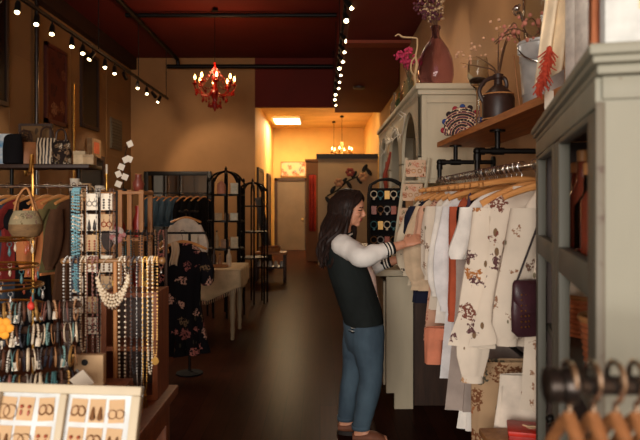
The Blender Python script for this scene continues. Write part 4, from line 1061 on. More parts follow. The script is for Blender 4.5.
for a_, sdn in ((AR, -1), (AL, 1)):
    so = MB(); pts = []
    for i in range(24):
        t_ = 2 * PI * i / 24; x = .115 * math.cos(t_); y = (.044 + .006 * math.cos(t_)) * math.sin(t_)
        pts.append((a_.x + .055 + x, a_.y + sdn * .008 + y))
    n_ = len(pts); so.add([(x, y, 0.0) for x, y in pts] + [(x, y, .028) for x, y in pts], [tuple(range(n_))[::-1], tuple(range(n_, 2 * n_))] + [(i, (i + 1) % n_, (i + 1) % n_ + n_, i + n_) for i in range(n_)])
    sh_ = MB(); sh_.loft([(V((a_.x - .055, a_.y, .050)), V((0, .030, 0)), V((0, 0, .022))), (V((a_.x - .01, a_.y, .050)), V((0, .042, 0)), V((0, 0, .028))), (V((a_.x + .05, a_.y + sdn * .005, .056)), V((0, .047, 0)), V((0, 0, .040))), (V((a_.x + .10, a_.y + sdn * .01, .052)), V((0, .047, 0)), V((0, 0, .034))), (V((a_.x + .15, a_.y + sdn * .013, .042)), V((0, .038, 0)), V((0, 0, .020))), (V((a_.x + .168, a_.y + sdn * .014, .038)), V((0, .020, 0)), V((0, 0, .010)))], 18)
    shoe = sh_.build('shoe', M_shoe, lady); so.build('sole', M_sole, shoe, smooth=False)
# ================================================================== LEFT FOREGROUND: jewellery displays
TZ = .78
r = thing('display_table', 'orange brown wooden display table under the jewellery stands in front', 'table', (-1.19, 2.02, 0))
MB().box((0, 0, TZ - .02), (1.18, 1.24, .04), None, .006).build('tabletop', M['redwood'], r)
MB().bx(-.55, .55, -.57, -.55, TZ - .14, TZ - .04).bx(-.55, .55, .55, .57, TZ - .14, TZ - .04).bx(-.56, -.54, -.55, .55, TZ - .14, TZ - .04).bx(.54, .56, -.55, .55, TZ - .14, TZ - .04).build('apron', M['redwood'], r)
for sx in (-1, 1):
    for sy in (-1, 1): MB().box((sx * .53, sy * .56, (TZ - .04) / 2), (.06, .06, TZ - .04), None, .004).build('leg', M['redwood'], r)

# wooden crate shelf behind the necklaces
r = thing('crate_shelf', 'upright orange wooden crate shelf standing at the end of the display table', 'shelf', (-.745, 2.52, TZ + .001))
for x in (-.10, .10): MB().bx(x - .010, x + .010, -.09, .09, 0, .42).build('side', M['redwood'], r)
for z in (.0, .19, .40): MB().bx(-.0895, .0895, -.09, .09, z, z + .018).build('board', M['redwood'], r)
MB().bx(-.0895, .0895, .075, .089, .0185, .3995).build('back', M['darkwood'], r)

# ---- white framed tray of earrings, leaning
TO = V((-.622, 1.42, TZ + .010)); TR = Euler((-.30, .03, 0))
r = thing('earring_tray', 'white wooden framed tray of earring cards leaning at the very front', 'tray', TO, 0, None, TR)
TW, TH = .36, .332
MB().bx(-TW / 2, TW / 2, .006, .014, 0, TH).build('felt', cloth('grey_felt', (196, 200, 200)), r)
for n_, a in (('top', (-TW / 2, TW / 2, -.012, .016, TH - .022, TH)), ('bottom', (-TW / 2, TW / 2, -.012, .016, 0, .022)), ('one', (-TW / 2, -TW / 2 + .022, -.012, .016, .022, TH - .022)), ('two', (TW / 2 - .022, TW / 2, -.012, .016, .022, TH - .022)), ('mid', (-.016, .002, -.010, .006, .022, TH - .022))):
    MB().bx(*a, .003).build('divider' if n_ == 'mid' else 'frame_bar', M['cream_paint'], r)
bpy.context.view_layer.update()
TM = Matrix.Translation(TO) @ TR.to_matrix().to_4x4()
k = 0
for half, xs in ((0, (-.142, -.098, -.048)), (1, (.030, .075, .122))):
    for row in range(5):
        for ci, x in enumerate(xs):
            z = TH - .060 - row * .066; kind = (row * 3 + ci + half * 2) % 4
            big = half == 0
            lab = '%s kraft earring card in the %s row of the tray, %s half' % (ORD[ci], ORD[row], 'divider to frame' if half else 'outer')
            c = thing('earring_card', lab, 'card', TM @ V((x, .004, z)), 0, 'earring cards in the white tray', Euler((-.30, .03 + random.uniform(-.07, .07), 0)))
            MB().bx(-.019, .019, 0, .0016, -.026, .028).build('card', M['kraft'], c)
            for s in (-1, 1):
                m = MB()
                if kind == 0: m.torus((s * .009, -.003, -.006), .016 if big else .010, .0010, rotx(PI / 2), 18, 5); mt = JM['bronze']
                elif kind == 1: m.ball((s * .009, -.003, .006), .0045, 8, 6).ball((s * .009, -.003, -.008), (.003, .002, .007), 8, 6); mt = JM['rust']
                elif kind == 2: m.torus((s * .008, -.003, 0), .0085, .0016, rotx(PI / 2) @ rotz(.3 * s), 16, 5, 1.3); mt = JM['bronze']
                else: m.lathe([(.001, -.022), (.007, -.018), (.003, .004), (.001, .010)], (s * .009, -.004, 0), 8); mt = JM['bronze']
                m.build('earring', mt, c)

# ---- bracelet bars, stepped
BC = [('black', (44, 38, 38)), ('teal', (56, 96, 98)), ('turquoise', (104, 138, 134)), ('tan', (160, 116, 78)), ('grey', (110, 104, 98)), ('brown', (86, 54, 38)), ('cream', (206, 188, 160)), ('rust', (116, 62, 44)), ('navy', (36, 38, 50)), ('silver', (166, 158, 146)), ('dusky pink', (134, 88, 78)), ('gold', (190, 146, 86))]
BM = {n: plain('band_' + n.replace(' ', '_'), c, .45, .6 if n in ('silver', 'gold') else 0, .15, 30, .1) for n, c in BC}
BR = .36
r = thing('bracelet_stand', 'dark wooden stand with four stepped bars loaded with bracelets', 'display stand', (-.98, 1.95, TZ + .001), BR)
for k in range(4):
    y = .10 - k * .055; z = .425 - .066 * k
    MB().cyl((-.22, y, z), (.215, y, z), .012, 12).build('bar', cloth('velvet%d' % k, (58, 40, 30)), r)
for sx in (-.21, .17):
    MB().bx(sx - .012, sx + .012, -.12, .14, 0, .02).prism([(sx - .008, .02), (sx + .008, .02), (sx + .008, .10), (sx - .008, .10)], -.10, .12).build('foot', M['darkwood'], r)
    for k in range(4): MB().bx(sx - .007, sx + .007, .10 - k * .055 - .006, .10 - k * .055 + .006, .09, .425 - .066 * k).build('riser', M['darkwood'], r)
rnd = random.Random(11)
for k in range(4):
    y = .10 - k * .055; z = .425 - .066 * k; x = -.20; i = 0
    while x < .205:
        nm = BC[rnd.randrange(12)][0]; R_ = rnd.uniform(.028, .034); thick = rnd.choice((.0016, .0022, .003, .0045))
        typ = rnd.random(); rot = rotz(rnd.uniform(-.2, .2)) @ roty(PI / 2 + rnd.uniform(-.12, .12))
        cz = z + .0125 - R_ + thick * .5
        lab = '%s bracelet, %s along the %s bar down of the bracelet stand' % (nm, ORD[min(i, 19)] if i < 20 else 'twenty ' + ORD[min(i - 20, 19)], ORD[k])
        c = thing('bracelet', lab, 'bracelet', V((-.98 + x * math.cos(BR) - y * math.sin(BR), 1.95 + x * math.sin(BR) + y * math.cos(BR), TZ + .001 + cz)), BR, 'bracelets on the stepped stand')
        m = MB()
        if typ < .4:
            n_ = 22
            for q in range(n_): a = 2 * PI * q / n_; m.ball(rot @ V((R_ * math.cos(a), R_ * math.sin(a), 0)), max(thick, .0042), 6, 4)
            m.build('beads', BM[nm], c)
        else:
            m.torus((0, 0, 0), R_, thick, rot, 22, 5); m.build('band', BM[nm], c)
        if rnd.random() < .16:
            MB().box((0, -.012, -R_ * .6), (.002, .016, .026), Euler((.1, 0, PI / 2 + rnd.uniform(-.5, .5)))).build('paper_tag', M['paper'], c)
        if rnd.random() < .12:
            MB().ball((0, -R_ * .4, -R_ * .8), (.008, .006, .008), 8, 6).build('charm', JM['silver'], c)
        x += thick * 2 + rnd.uniform(.005, .011); i += 1
# red star and yellow flower ornaments
r = thing('yellow_blossom', 'yellow orange fabric blossom at the outer end of the bracelet stand', 'ornament', P(3, 328, 1.80))
MB().ball((0, 0, 0), (.018, .012, .018), 10, 6).build('core', plain('saffron', (214, 140, 40), .8), r)
for q in range(6): MB().ball((.020 * math.cos(q), -.002, .020 * math.sin(q)), (.013, .006, .013), 8, 6).build('petal', plain('saffron%d' % q, (224, 150, 44), .8), r)

# ---- T-bar with necklaces
TB = V((-.75, 2.28, TZ + .001)); BZ = 1.336 - TZ
r = thing('necklace_bar', 'light wooden T bar necklace stand carrying the long bead strands', 'display stand', TB)
M_tb = wood('bar_wood', (104, 72, 42), (150, 108, 66), .35, axis='x')
MB().tube([(-.185, 0, BZ), (.165, 0, BZ + .002)], .0085, 12).ball((.172, 0, BZ + .002), .0135, 12, 8).ball((-.19, 0, BZ), .012, 12, 8).build('bar', M_tb, r)
MB().cyl((0, 0, .02), (0, 0, BZ), .008, 12).build('post', M['oak'], r)
MB().lathe([(.10, 0), (.10, .012), (.03, .02), (.014, .03)], n=24).build('base', M['oak'], r)
def necklace(label, x, L, mat, bead=.0045, gap=1.9, w=.012, pend=None, y=0.0, top=None, group='necklaces on the wooden T bar', yoff=.0):
    """a strand looped over the bar; L is the drop"""
    o = (top if top is not None else TB + V((x, 0, BZ + .012)))
    c = thing('necklace', label, 'necklace', o, 0, group)
    pts = []
    pts += [(-w * .9, .0, -L), (-w * .95, 0, -L * .6), (-w * .8, -.014, -.02), (-w * .5, -.006, -.001), (-w * .5, .004, 0.0)]
    front = [(-w * .5, .0, .004), (-w * .7, -.013, -.004), (-w, -.017, -.03), (-w, -.016, -L * .55), (-w * .8, -.016, -L * .9), (0, -.016, -L), (w * .8, -.016, -L * .9), (w, -.016, -L * .55), (w, -.017, -.03), (w * .7, -.013, -.004), (w * .5, .0, .004)]
    q = crom(front, 14); m = MB(); acc = 0; m.ball(q[0], bead, 6, 4)
    for a, b in zip(q, q[1:]):
        acc += (b - a).length
        if acc >= bead * gap: m.ball(b, bead * (random.uniform(.85, 1.15)), 6, 4); acc = 0
    if gap > 1.95 or bead < .003: m.tube(q, .0012, 4)
    m.build('strand', mat, c)
    if pend == 'tassel':
        m = MB().ball((0, -.016, -L - .008), .007, 8, 6)
        for k in range(14): m.tube([(0, -.016, -L - .01), (random.gauss(0, .006), -.016 + random.gauss(0, .004), -L - .055)], .0011, 4)
        m.build('tassel', M['brass'], c)
    elif pend == 'drop': MB().lathe([(.001, -.034), (.009, -.024), (.006, -.008), (.002, 0)], (0, -.016, -L), 10).build('pendant', M['steel'], c)
    elif pend == 'disc': MB().cyl((0, -.013, -L - .014), (0, -.019, -L - .014), .014, 16).build('pendant', M['brass'], c)
    return c
NK = [(-.170, .34, JM['silver'], .0045, 1.8, .012, None, 'grey silver bead necklace on the outer end of the wooden T bar'),
      (-.140, .26, BM['navy'], .005, 1.8, .011, 'drop', 'dark blue bead necklace with a silver drop on the T bar'),
      (-.112, .34, M['pearl'], .004, 1.8, .010, None, 'cream bead necklace beside the dark blue one on the T bar'),
      (-.088, .44, BM['rust'], .0042, 2.2, .009, 'disc', 'rust bead necklace with a brass disc on the T bar'),
      (-.068, .46, BM['dusky pink'], .004, 1.9, .008, None, 'dusky pink long bead necklace on the T bar'),
      (.030, .52, M['pearl'], .0046, 1.8, .011, None, 'long pearl rope hanging lowest beside the pearl bib'),
      (.052, .47, BM['brown'], .0042, 2.1, .009, 'drop', 'brown bead necklace with silver drop next to the pearl rope'),
      (.074, .42, BM['black'], .0046, 1.8, .010, None, 'black bead necklace towards the knob of the T bar'),
      (.093, .50, JM['silver'], .0034, 2.2, .010, 'drop', 'long grey chain with a silver drop on the T bar'),
      (.113, .49, M['brass'], .0032, 2.1, .008, 'tassel', 'long brass chain ending in a gold tassel on the T bar'),
      (.132, .42, M['pearl'], .0042, 1.8, .008, None, 'cream pearl necklace close to the knob of the T bar'),
      (.150, .36, BM['gold'], .0042, 1.9, .008, 'disc', 'gold bead necklace nearest the knob of the T bar')]
for x, L, mt, b, gp, w_, pd, lab in NK: necklace(lab, x, L, mt, b, gp, w_, pd)
# pearl bib
c = thing('statement_necklace', 'cream pearl bib necklace of several rows on the wooden T bar', 'necklace', TB + V((-.004, 0, BZ + .010)), 0, None)
for row in range(4):
    m = MB(); L = .115 + row * .012; w_ = .052
    q = crom([(-.03, -.013, -.004), (-.042, -.017, -.03), (-w_ - row * .002, -.018, -.075), (-w_ * .6, -.019 - row * .002, -L), (0, -.020 - row * .002, -L - .018), (w_ * .6, -.019 - row * .002, -L), (w_ + row * .002, -.018, -.075), (.042, -.017, -.03), (.03, -.013, -.004)], 12)
    acc = 0
    for a, b in zip(q, q[1:]):
        acc += (b - a).length
        big = abs(a.x) < .06 and a.z < -.065
        bd = .0062 if big else .0022
        if not big and row: continue
        if acc >= bd * 1.7: m.ball(b, bd, 8, 5); acc = 0
    if row == 0: m.tube([(-.03, -.013, -.004), (-.015, 0, .004), (-.010, .004, 0)], .002, 4).tube([(.03, -.013, -.004), (.015, 0, .004), (.01, .004, 0)], .002, 4)
    m.build('pearl_row', M['pearl'], c)
m = MB()
for k in range(7): a = -1.0 + k / 3; m.lathe([(.001, -.016), (.005, -.010), (.002, 0)], (a * .035, -.024, -.172 + .03 * a * a), 8)
m.build('crystal_drops', M['steel'], c)

# ---- earring card panel with turquoise strands
PB = V((-.935, 2.57, TZ + .001))
r = thing('card_panel', 'dark wire panel stand hung with cream earring cards behind the T bar', 'display stand', PB)
m = MB().bx(-.10, .10, -.06, .06, 0, .015); m.build('base', M['darkwood'], r)
PH = .82
for x in (-.095, .095): MB().cyl((x, 0, .015), (x, 0, PH), .005, 8).build('upright', M['black_iron'], r)
for i in range(9): MB().cyl((-.095, 0, PH - .002 - i * .085), (.095, 0, PH - .002 - i * .085), .003, 6).build('wire', M['black_iron'], r)
rnd = random.Random(5)
for row in range(7):
    for ci in range(3):
        if (row + ci * 2) % 7 == 6: continue
        x = -.064 + ci * .060; z = PH - .012 - row * .085
        c = thing('earring_card', 'cream earring card, %s in the %s row down of the dark wire panel' % (ORD[ci], ORD[row]), 'card', PB + V((x, -.006, z)), 0, 'earring cards on the wire panel')
        MB().bx(-.023, .023, -.002, 0, -.068, 0).build('card', M['paper'] if (row + ci) % 3 else M['kraft'], c)
        for s in (-1, 1):
            m = MB(); xx = s * .011
            mt = [JM['bronze'], JM['silver'], BM['black'], JM['rust'], JM['gold']][(row + ci) % 5]
            t_ = (row * 2 + ci) % 3
            if t_ == 0: m.lathe([(.001, -.07), (.008, -.06), (.004, -.035), (.001, -.022)], (xx, -.006, 0), 8)
            elif t_ == 1: m.torus((xx, -.005, -.042), .010, .002, rotx(PI / 2), 14, 4).cyl((xx, -.005, -.032), (xx, -.005, -.02), .001, 4)
            else:
                for q in range(4): m.ball((xx, -.005, -.026 - q * .011), .0045, 6, 4)
            m.build('earring', mt, c)
M_turq = plain('turquoise_bead', (104, 150, 160), .4, 0, .15, 40, 0)
for k in range(3):
    necklace('%s turquoise bead strand of the bundle hanging from the wire panel' % ORD[k], 0, .40 + .015 * k, M_turq, .0052, 1.7, .0035, None, top=PB + V((-.074 + .0105 * k, -.012, PH + .005)), group='turquoise strands on the wire panel')
for k, (x, L, mt, lab) in enumerate(((-.03, .70, JM['bronze'], 'long bronze chain hanging down the middle of the wire panel'), (.085, .66, BM['brown'], 'long brown bead chain on the inner edge of the wire panel'), (.03, .72, BM['grey'], 'long grey chain between the cards of the wire panel'))):
    necklace(lab, 0, L, mt, .0032, 2.2, .008, 'drop', top=PB + V((x, -.014, PH + .004)), group='chains on the wire panel')
# second panel, farther, with more jewellery
PB2 = V((-.935, 3.05, 0))
r = thing('jewellery_rack', 'tall dark rack of hanging necklaces between the wire panel and the wooden shelf', 'display stand', PB2)
for x in (-.18, .18): MB().cyl((x, 0, .02), (x, 0, 1.42), .008, 8).bx(x - .02, x + .02, -.15, .15, 0, .02).build('upright', M['darkwood'], r)
for z in (1.40, 1.12, .9): MB().cyl((-.18, 0, z), (.18, 0, z), .007, 8).build('bar', M['darkwood'], r)
for lvl, z in enumerate((1.40, 1.12, .9)):
    for k in range(9):
        mt = [JM['gold'], JM['bronze'], BM['brown'], JM['silver'], BM['cream'], BM['rust'], BM['black'], BM['teal'], BM['tan']][(k * 4 + lvl * 2) % 9]
        necklace('%s strand along the %s bar down of the tall dark rack' % (ORD[k], ORD[lvl]), 0, .18 + .03 * ((k * 5) % 4), mt, .0048, 1.9, .013, ('drop', None, 'disc', 'tassel')[(k + lvl) % 4], top=PB2 + V((-.16 + k * .04, 0, z + .012)), group='strands on the tall dark rack')
# hand mirror and flower
r = thing('hand_mirror', 'dark brown wooden oval hand mirror hung on the tall dark rack', 'mirror', P(108, 238, 2.92))
MB().cyl((0, 0, 0), (0, -.012, 0), .045, 26).build('back', M['darkwood'], r); MB().box((0, -.006, -.085), (.016, .012, .09), None, .004).build('handle', M['darkwood'], r)
for o in r.children: o.scale = (.62, 1, 1.25)
r = thing('fabric_flower', 'pink and white fabric flower pinned beside the brown hand mirror', 'flower', P(118, 235, 2.88))
for q in range(7):
    a = q * .9; MB().ball((.020 * math.cos(a), -.004 * q, .026 * math.sin(a)), (.018, .006, .014), 8, 6, roty(a)).build('petal', plain('petal%d' % q, [(214, 150, 150), (226, 214, 206)][q % 2], .8), r)
r = thing('earring_block', 'pale wooden block with a dark round hole on the display table', 'block', P(90, 366, 2.10) + V((0, 0, -.012)))
MB().box((0, 0, 0), (.10, .03, .105), None, .003).build('block', M['kraft'], r); MB().cyl((-.012, -.0155, .028), (-.012, -.017, .028), .011, 16).build('hole', M['black_paint'], r)
tag(MB().box((0, 0, 0), (.05, .004, .05), Euler((.2, .9, .2))).build('paper_card', M['paper'], None, P(82, 381, 1.80)), 'small tilted printed card at the foot of the bracelet stand', 'card')
r = thing('ledge_box', 'low dark wooden riser box under the pale block', 'box', (P(90, 366, 2.10).x, 2.12, TZ + .001))
hgt = P(90, 366, 2.10).z - .012 - .0525 - TZ - .002
MB().box((0, 0, hgt / 2), (.24, .14, hgt), None, .004).build('body', M['redwood'], r)

# ---- tiered hoop carousel at the far left
CB = V((-1.16, 2.2, TZ + .001))
r = thing('hoop_carousel', 'brass tiered hoop carousel with dangling earrings at the edge behind the bracelets', 'display stand', CB)
MB().cyl((0, 0, .02), (0, 0, .74), .007, 10).ball((0, 0, .75), .014, 10, 6).build('pole', M['brass'], r); MB().lathe([(.11, 0), (.11, .012), (.02, .03)], n=24).build('base', M['darkwood'], r)
for i, (z, R_) in enumerate(((.40, .17), (.475, .165), (.545, .15), (.64, .13))):
    t_ = MB().torus((0, 0, z), R_, .005, None, 36, 6)
    for q in range(4): a = q * PI / 2 + i * .4; t_.cyl((0, 0, z), (R_ * math.cos(a), R_ * math.sin(a), z), .003, 6)
    t_.build('hoop', M['brass'], r)
    for q in range(12):
        a = 2 * PI * q / 12 + i * .3; b = CB + V((R_ * math.cos(a), R_ * math.sin(a), z - .004)); m = MB()
        m.torus((0, 0, -.008), .008, .001, rotx(PI / 2), 10, 4); mt = [JM['gold'], JM['silver'], BM['teal'], JM['rust'], M['pearl']][(q + i) % 5]
        m.lathe([(.001, -.05), (.006, -.04), (.004, -.028), (.001, -.016)], n=8)
        tag(m.build('earring', mt, None, b), '%s earring round the %s hoop up of the brass carousel' % (ORD[q], ORD[i]), 'earring', 'earrings on the brass carousel')
tag(MB().ball((0, 0, 0), (.012, .01, .014), 8, 6).tube([(0, 0, .01), (0, 0, .03)], .002, 4).build('red_charm', plain('red_charm', (190, 50, 36), .6), None, P(31, 306, 2.0)), 'small bright red charm hanging under the brass hoops', 'charm')
# ---- woven bag hanging on a stand
HB = P(27, 222, 2.9)
r = thing('bag_stand', 'slim brass stand from which the woven basket bag hangs', 'display stand', (HB.x - .01, 2.98, 0))
MB().tube([(0, 0, .01), (0, 0, 1.66), (.005, -.04, 1.69), (.012, -.09, 1.68), (.012, -.10, 1.70)], .008, 8, 4).build('pole', M['brass'], r); MB().lathe([(.14, 0), (.14, .012), (.02, .02)], n=24).build('base', M['brass'], r)
r = thing('basket_bag', 'woven straw bag with flowered top and long handles hanging before the dark clothes', 'bag', HB + V((0, -.01, -.075)))
r.scale = (.78, .78, .78)
M_str = wood('straw_weave', (90, 66, 42), (136, 104, 66), .8, axis='x')
MB().lathe([(.03, 0), (.075, .012), (.095, .05), (.094, .085)], n=26).build('body', M_str, r)
MB().lathe([(.094, .085), (.085, .12), (.066, .165), (.060, .165), (.08, .11)], n=26).build('top', floral('bag_floral', (150, 136, 104), [(90, 80, 60), (190, 160, 120), (120, 90, 80)], 26, .45, .7), r)
for s in (-1, 1): MB().tube([(-.06, .02 * s, .16), (-.045, .01 * s, .24), (0, 0, .30), (.035, .01 * s, .24), (.06, .02 * s, .16)], .006, 6, 5).build('handle', M['oak'], r)

# ================================================================== LEFT MIDDLE
# clothes rail with garments seen edge on
RZ = 1.675; RY_ = 4.7
r = thing('clothes_rack', 'steel rail rack of dark and orange clothes behind the jewellery', 'clothes rail', (-2.45, RY_, 0))
MB().cyl((-.75, 0, RZ), (.70, 0, RZ), .013, 12).build('rail', M['steel'], r)
for x in (-.74, .69): MB().cyl((x, 0, .02), (x, 0, RZ), .013, 12).bx(x - .02, x + .02, -.25, .25, 0, .03).build('post', M['gunmetal'], r)
RK = [(-2.86, 'grey', cloth('rk_grey', (96, 92, 90)), 'dress', .75, 'grey dress'), (-2.72, 'rust', cloth('rk_rust', (150, 80, 52)), 'top', .6, 'rust top'),
      (-2.58, 'dark', M['navy'], 'dress', .95, 'dark navy dress'), (-2.46, 'beige', cloth('rk_beige', (150, 120, 88)), 'blouse', .55, 'beige blouse'), (-2.36, 'slate', cloth('rk_slate', (72, 80, 92)), 'dress', .80, 'slate blue dress'),
      (-2.26, 'red', cloth('rk_red', (130, 44, 40)), 'top', .62, 'dark red top'), (-2.16, 'black', M['black_cloth'], 'dress', 1.15, 'long black dress'), (-2.06, 'orange', cloth('rk_orange', (206, 128, 78)), 'blouse', .58, 'orange blouse'),
      (-1.96, 'olive', cloth('rk_olive', (110, 98, 62)), 'top', .55, 'olive top'), (-1.86, 'brown', cloth('rk_brown', (86, 58, 40)), 'cardigan', .75, 'brown cardigan')]
for i, (x, nm, mt, kind, L, lab) in enumerate(RK):
    h = thing('clothes_hanger', 'wooden hanger holding the %s on the steel rail' % lab, 'hanger', (x, RY_, RZ + .0135), PI / 2 - .4, 'hangers on the steel rail'); hanger_parts(h, .18)
    garment(kind, '%s on the steel rail behind the jewellery' % lab, 'clothing', (x, RY_, RZ + .0135), PI / 2 - .4, mt, hw=.18, L=L, depth=.018, amp=.14, sleeve=.42 if kind in ('blouse', 'cardigan') else .15, seed=50 + i, group='clothes on the steel rail')
# wall shelf with bags
r = thing('wall_shelf', 'dark wooden shelf full of handbags above the steel clothes rail', 'shelf', (-2.75, 5.55, 1.87))
MB().box((0, 0, 0), (1.5, .34, .035), None, .004).build('board', M['darkwood'], r)
for x in (-.6, .0, .6): MB().cyl((x, .0, -1.87), (x, 0, -.018), .016, 10).build('post', M['black_iron'], r)
SZ2 = 1.889
def handbag(label, px, d, w_, h_, dep, mat, rz=0, top=None, hand=True, hh=.1):
    x = (px - 320) / F * d; r = thing('handbag', label, 'bag', (x, d, SZ2), rz)
    MB().loft([(V((0, 0, z * h_)), V((w_ * k, 0, 0)), V((0, dep * q, 0))) for z, k, q in ((0, .44, .42), (.03, .49, .5), (.5, .5, .48), (.85, .46, .32), (1.0, .42, .14))], 26).build('body', mat, r)
    if hand: MB().tube([(-w_ * .26, 0, h_ * .95), (-w_ * .22, 0, h_ + hh * .7), (0, 0, h_ + hh), (w_ * .22, 0, h_ + hh * .7), (w_ * .26, 0, h_ * .95)], .009, 6, 5).build('handle', M['darkwood'], r)
    return r
t = NT('zebra'); wv = t.n('ShaderNodeTexWave'); wv.inputs['Scale'].default_value = 11; wv.inputs['Distortion'].default_value = 4; t.l(t.co, wv.inputs['Vector']); t.col(t.ramp(wv.outputs['Fac'], [(0, (30, 24, 22)), (.5, (206, 184, 154))], 'CONSTANT')); M_zeb = t.m
handbag('black boxy handbag next to the blue and white print', 13, 5.4, .17, .26, .14, M['black_cloth'], 0, None, False)
handbag('tan brown handbag with curled flap beside the black one', 25, 5.5, .22, .20, .16, plain('tan_leather', (150, 98, 60), .5), .2)
handbag('zebra striped handbag in the middle of the dark shelf', 47, 5.55, .20, .24, .16, M_zeb, .2)
handbag('black and cream patterned bag at the inner end of the shelf', 61, 5.55, .19, .22, .16, floral('bw_bag', (44, 34, 30), [(214, 196, 170), (150, 120, 90)], 22, .5, .8), -.2)
r = thing('standing_frame', 'dark wooden framed print standing at the back of the handbag shelf', 'picture', (-2.58, 5.64, SZ2))
MB().bx(-.13, .13, 0, .02, 0, .36).build('print', floral('dark_print', (110, 82, 54), [(60, 44, 34), (90, 66, 44)], 8, .5, .8, (70, 54, 40)), r)
MB().bx(-.15, -.13, -.01, .03, 0, .38).bx(.13, .15, -.01, .03, 0, .38).bx(-.13, .13, -.01, .03, .36, .38).bx(-.13, .13, -.01, .03, 0, .02).build('frame', M['darkwood'], r)
r = thing('photo_print', 'blue and white sky print standing at the edge of the dark shelf', 'picture', (-2.72, 5.38, SZ2 - .0))
t = NT('sky_print'); t.col(t.ramp(t.noise(4, 4, t.mapping((1, 1, 2.2))), [(.35, (70, 130, 170)), (.6, (214, 214, 208))])); t.set(Roughness=.5)
MB().bx(-.14, .06, 0, .015, 0, .26).build('canvas', t.m, r)
for i, (px, w_, h_, c, lab) in enumerate(((81, .10, .12, (206, 180, 140), 'cream gift box at the inner end of the handbag shelf'), (90, .09, .09, (190, 160, 120), 'smaller tan box beside the cream gift box'))):
    x = (px - 320) / F * 5.55
    r = thing('gift_box', lab, 'box', (x, 5.55, SZ2), .1)
    MB().box((0, 0, h_ / 2), (w_, .12, h_), None, .003).build('base', plain('boxc%d' % i, c), r); MB().box((0, 0, h_ * .86), (w_ + .006, .126, h_ * .26), None, .003).build('lid', plain('boxl%d' % i, tuple(v * .92 for v in c)), r)
# low cabinet + cups under
r = thing('side_table', 'small dark side table with trinket stand between rail and wooden rack', 'table', (-1.95, 5.25, 0))
MB().box((0, 0, 1.58), (.46, .30, .03), None, .004).build('top', M['darkwood'], r)
for sx in (-1, 1):
    for sy in (-1, 1): MB().cyl((sx * .2, sy * .12, 0), (sx * .2, sy * .12, 1.565), .014, 8).build('leg', M['darkwood'], r)
for i, (x, h_, mt, lab) in enumerate(((-2.07, .16, M['paper'], 'cream ceramic jug on the small dark side table'), (-1.97, .12, M['kraft'], 'tan ceramic cup next to the cream jug'), (-1.86, .10, M['paper'], 'white bowl shaped cup at the end of the side table'), (-1.80, .20, M['brass'], 'brass candlestick at the end of the side table'))):
    r = thing('ceramic_cup' if i < 3 else 'candlestick', lab, 'pottery' if i < 3 else 'candlestick', (x, 5.25, 1.596))
    if i < 3:
        MB().lathe([(.03, 0), (.04, .005), (.046, h_ * .5), (.036, h_ * .8), (.04, h_), (.036, h_), (.03, h_ * .8), (.036, .02)], n=18).build('body', mt, r); MB().tube([(.042, 0, h_ * .3), (.065, 0, h_ * .45), (.06, 0, h_ * .7), (.037, 0, h_ * .8)], .006, 6, 4).build('handle', mt, r)
    else: MB().lathe([(.03, 0), (.03, .008), (.008, .02), (.012, .1), (.006, .15), (.02, .19), (.02, .2)], n=14).build('stem', mt, r); MB().cyl((0, 0, .2), (0, 0, .28), .009, 10).build('candle', M['paper'], r)

# wooden open rack with vases and the photo tree
WR_ = (-1.42, 4.35)
r = thing('wooden_rack', 'light wooden open rack of posts and shelves holding red vases', 'shelf', (WR_[0], WR_[1], 0))
for x in (-.06, .055, .12, .20):
    MB().box((x, -.10, .82), (.032, .026, 1.64), None, .003).build('post', M['oak'], r)
for x in (-.06, .20): MB().box((x, .12, .82), (.032, .026, 1.64), None, .003).build('post', M['oak'], r)
for z in (.55, .95, 1.30, 1.62): MB().box((.07, .01, z), (.30, .25, .022), None, .003).build('shelf', M['oak'], r)
for i, (x, z, h_, c, lab) in enumerate(((.02, 1.312, .16, (150, 44, 36), 'dark red vase on the upper shelf of the wooden rack'), (.15, 1.312, .22, (166, 50, 40), 'taller red vase on the upper shelf of the wooden rack'), (.02, .962, .18, (190, 160, 120), 'tan vase on the middle shelf of the wooden rack'), (.15, .962, .20, (140, 50, 42), 'brick red vase on the middle shelf of the wooden rack'), (.15, 1.632, .12, (128, 60, 46), 'rusty red pot on top of the wooden rack'))):
    r = thing('vase', lab, 'vase', (WR_[0] + x, WR_[1], z)); MB().lathe([(.025, 0), (.03, .004), (.042, h_ * .45), (.02, h_ * .78), (.026, h_), (.02, h_), (.015, h_ * .78)], n=18).build('body', plain('vasec%d' % i, c, .35), r)
    MB().torus((0, 0, h_), .023, .004, None, 16, 6).build('rim', M['oak'], r)
r = thing('photo_tree', 'wire photo tree clipped with white paper cards on top of the wooden rack', 'ornament', (WR_[0] + .045, WR_[1], 1.632))
MB().lathe([(.04, 0), (.04, .012), (.008, .02)], n=16).tube([(0, 0, .01), (0, 0, .12), (.01, 0, .24), (.03, 0, .34)], .003, 6, 4).build('stem', M['black_iron'], r)
for i, (x, z) in enumerate(((-.03, .05), (-.03, .12), (-.01, .17), (.02, .22), (.045, .225), (.05, .33), (.015, .10))):
    b = MB(); b.tube([(0, 0, z - .03), (x, -.01, z)], .0015, 4); br_ = b.build('wire', M['black_iron'], r)
    MB().box((x, -.014, z), (.042, .002, .042), Euler((.1, .4 * (-1) ** i, .2 * (-1) ** i))).build('card', M['paper'], br_)

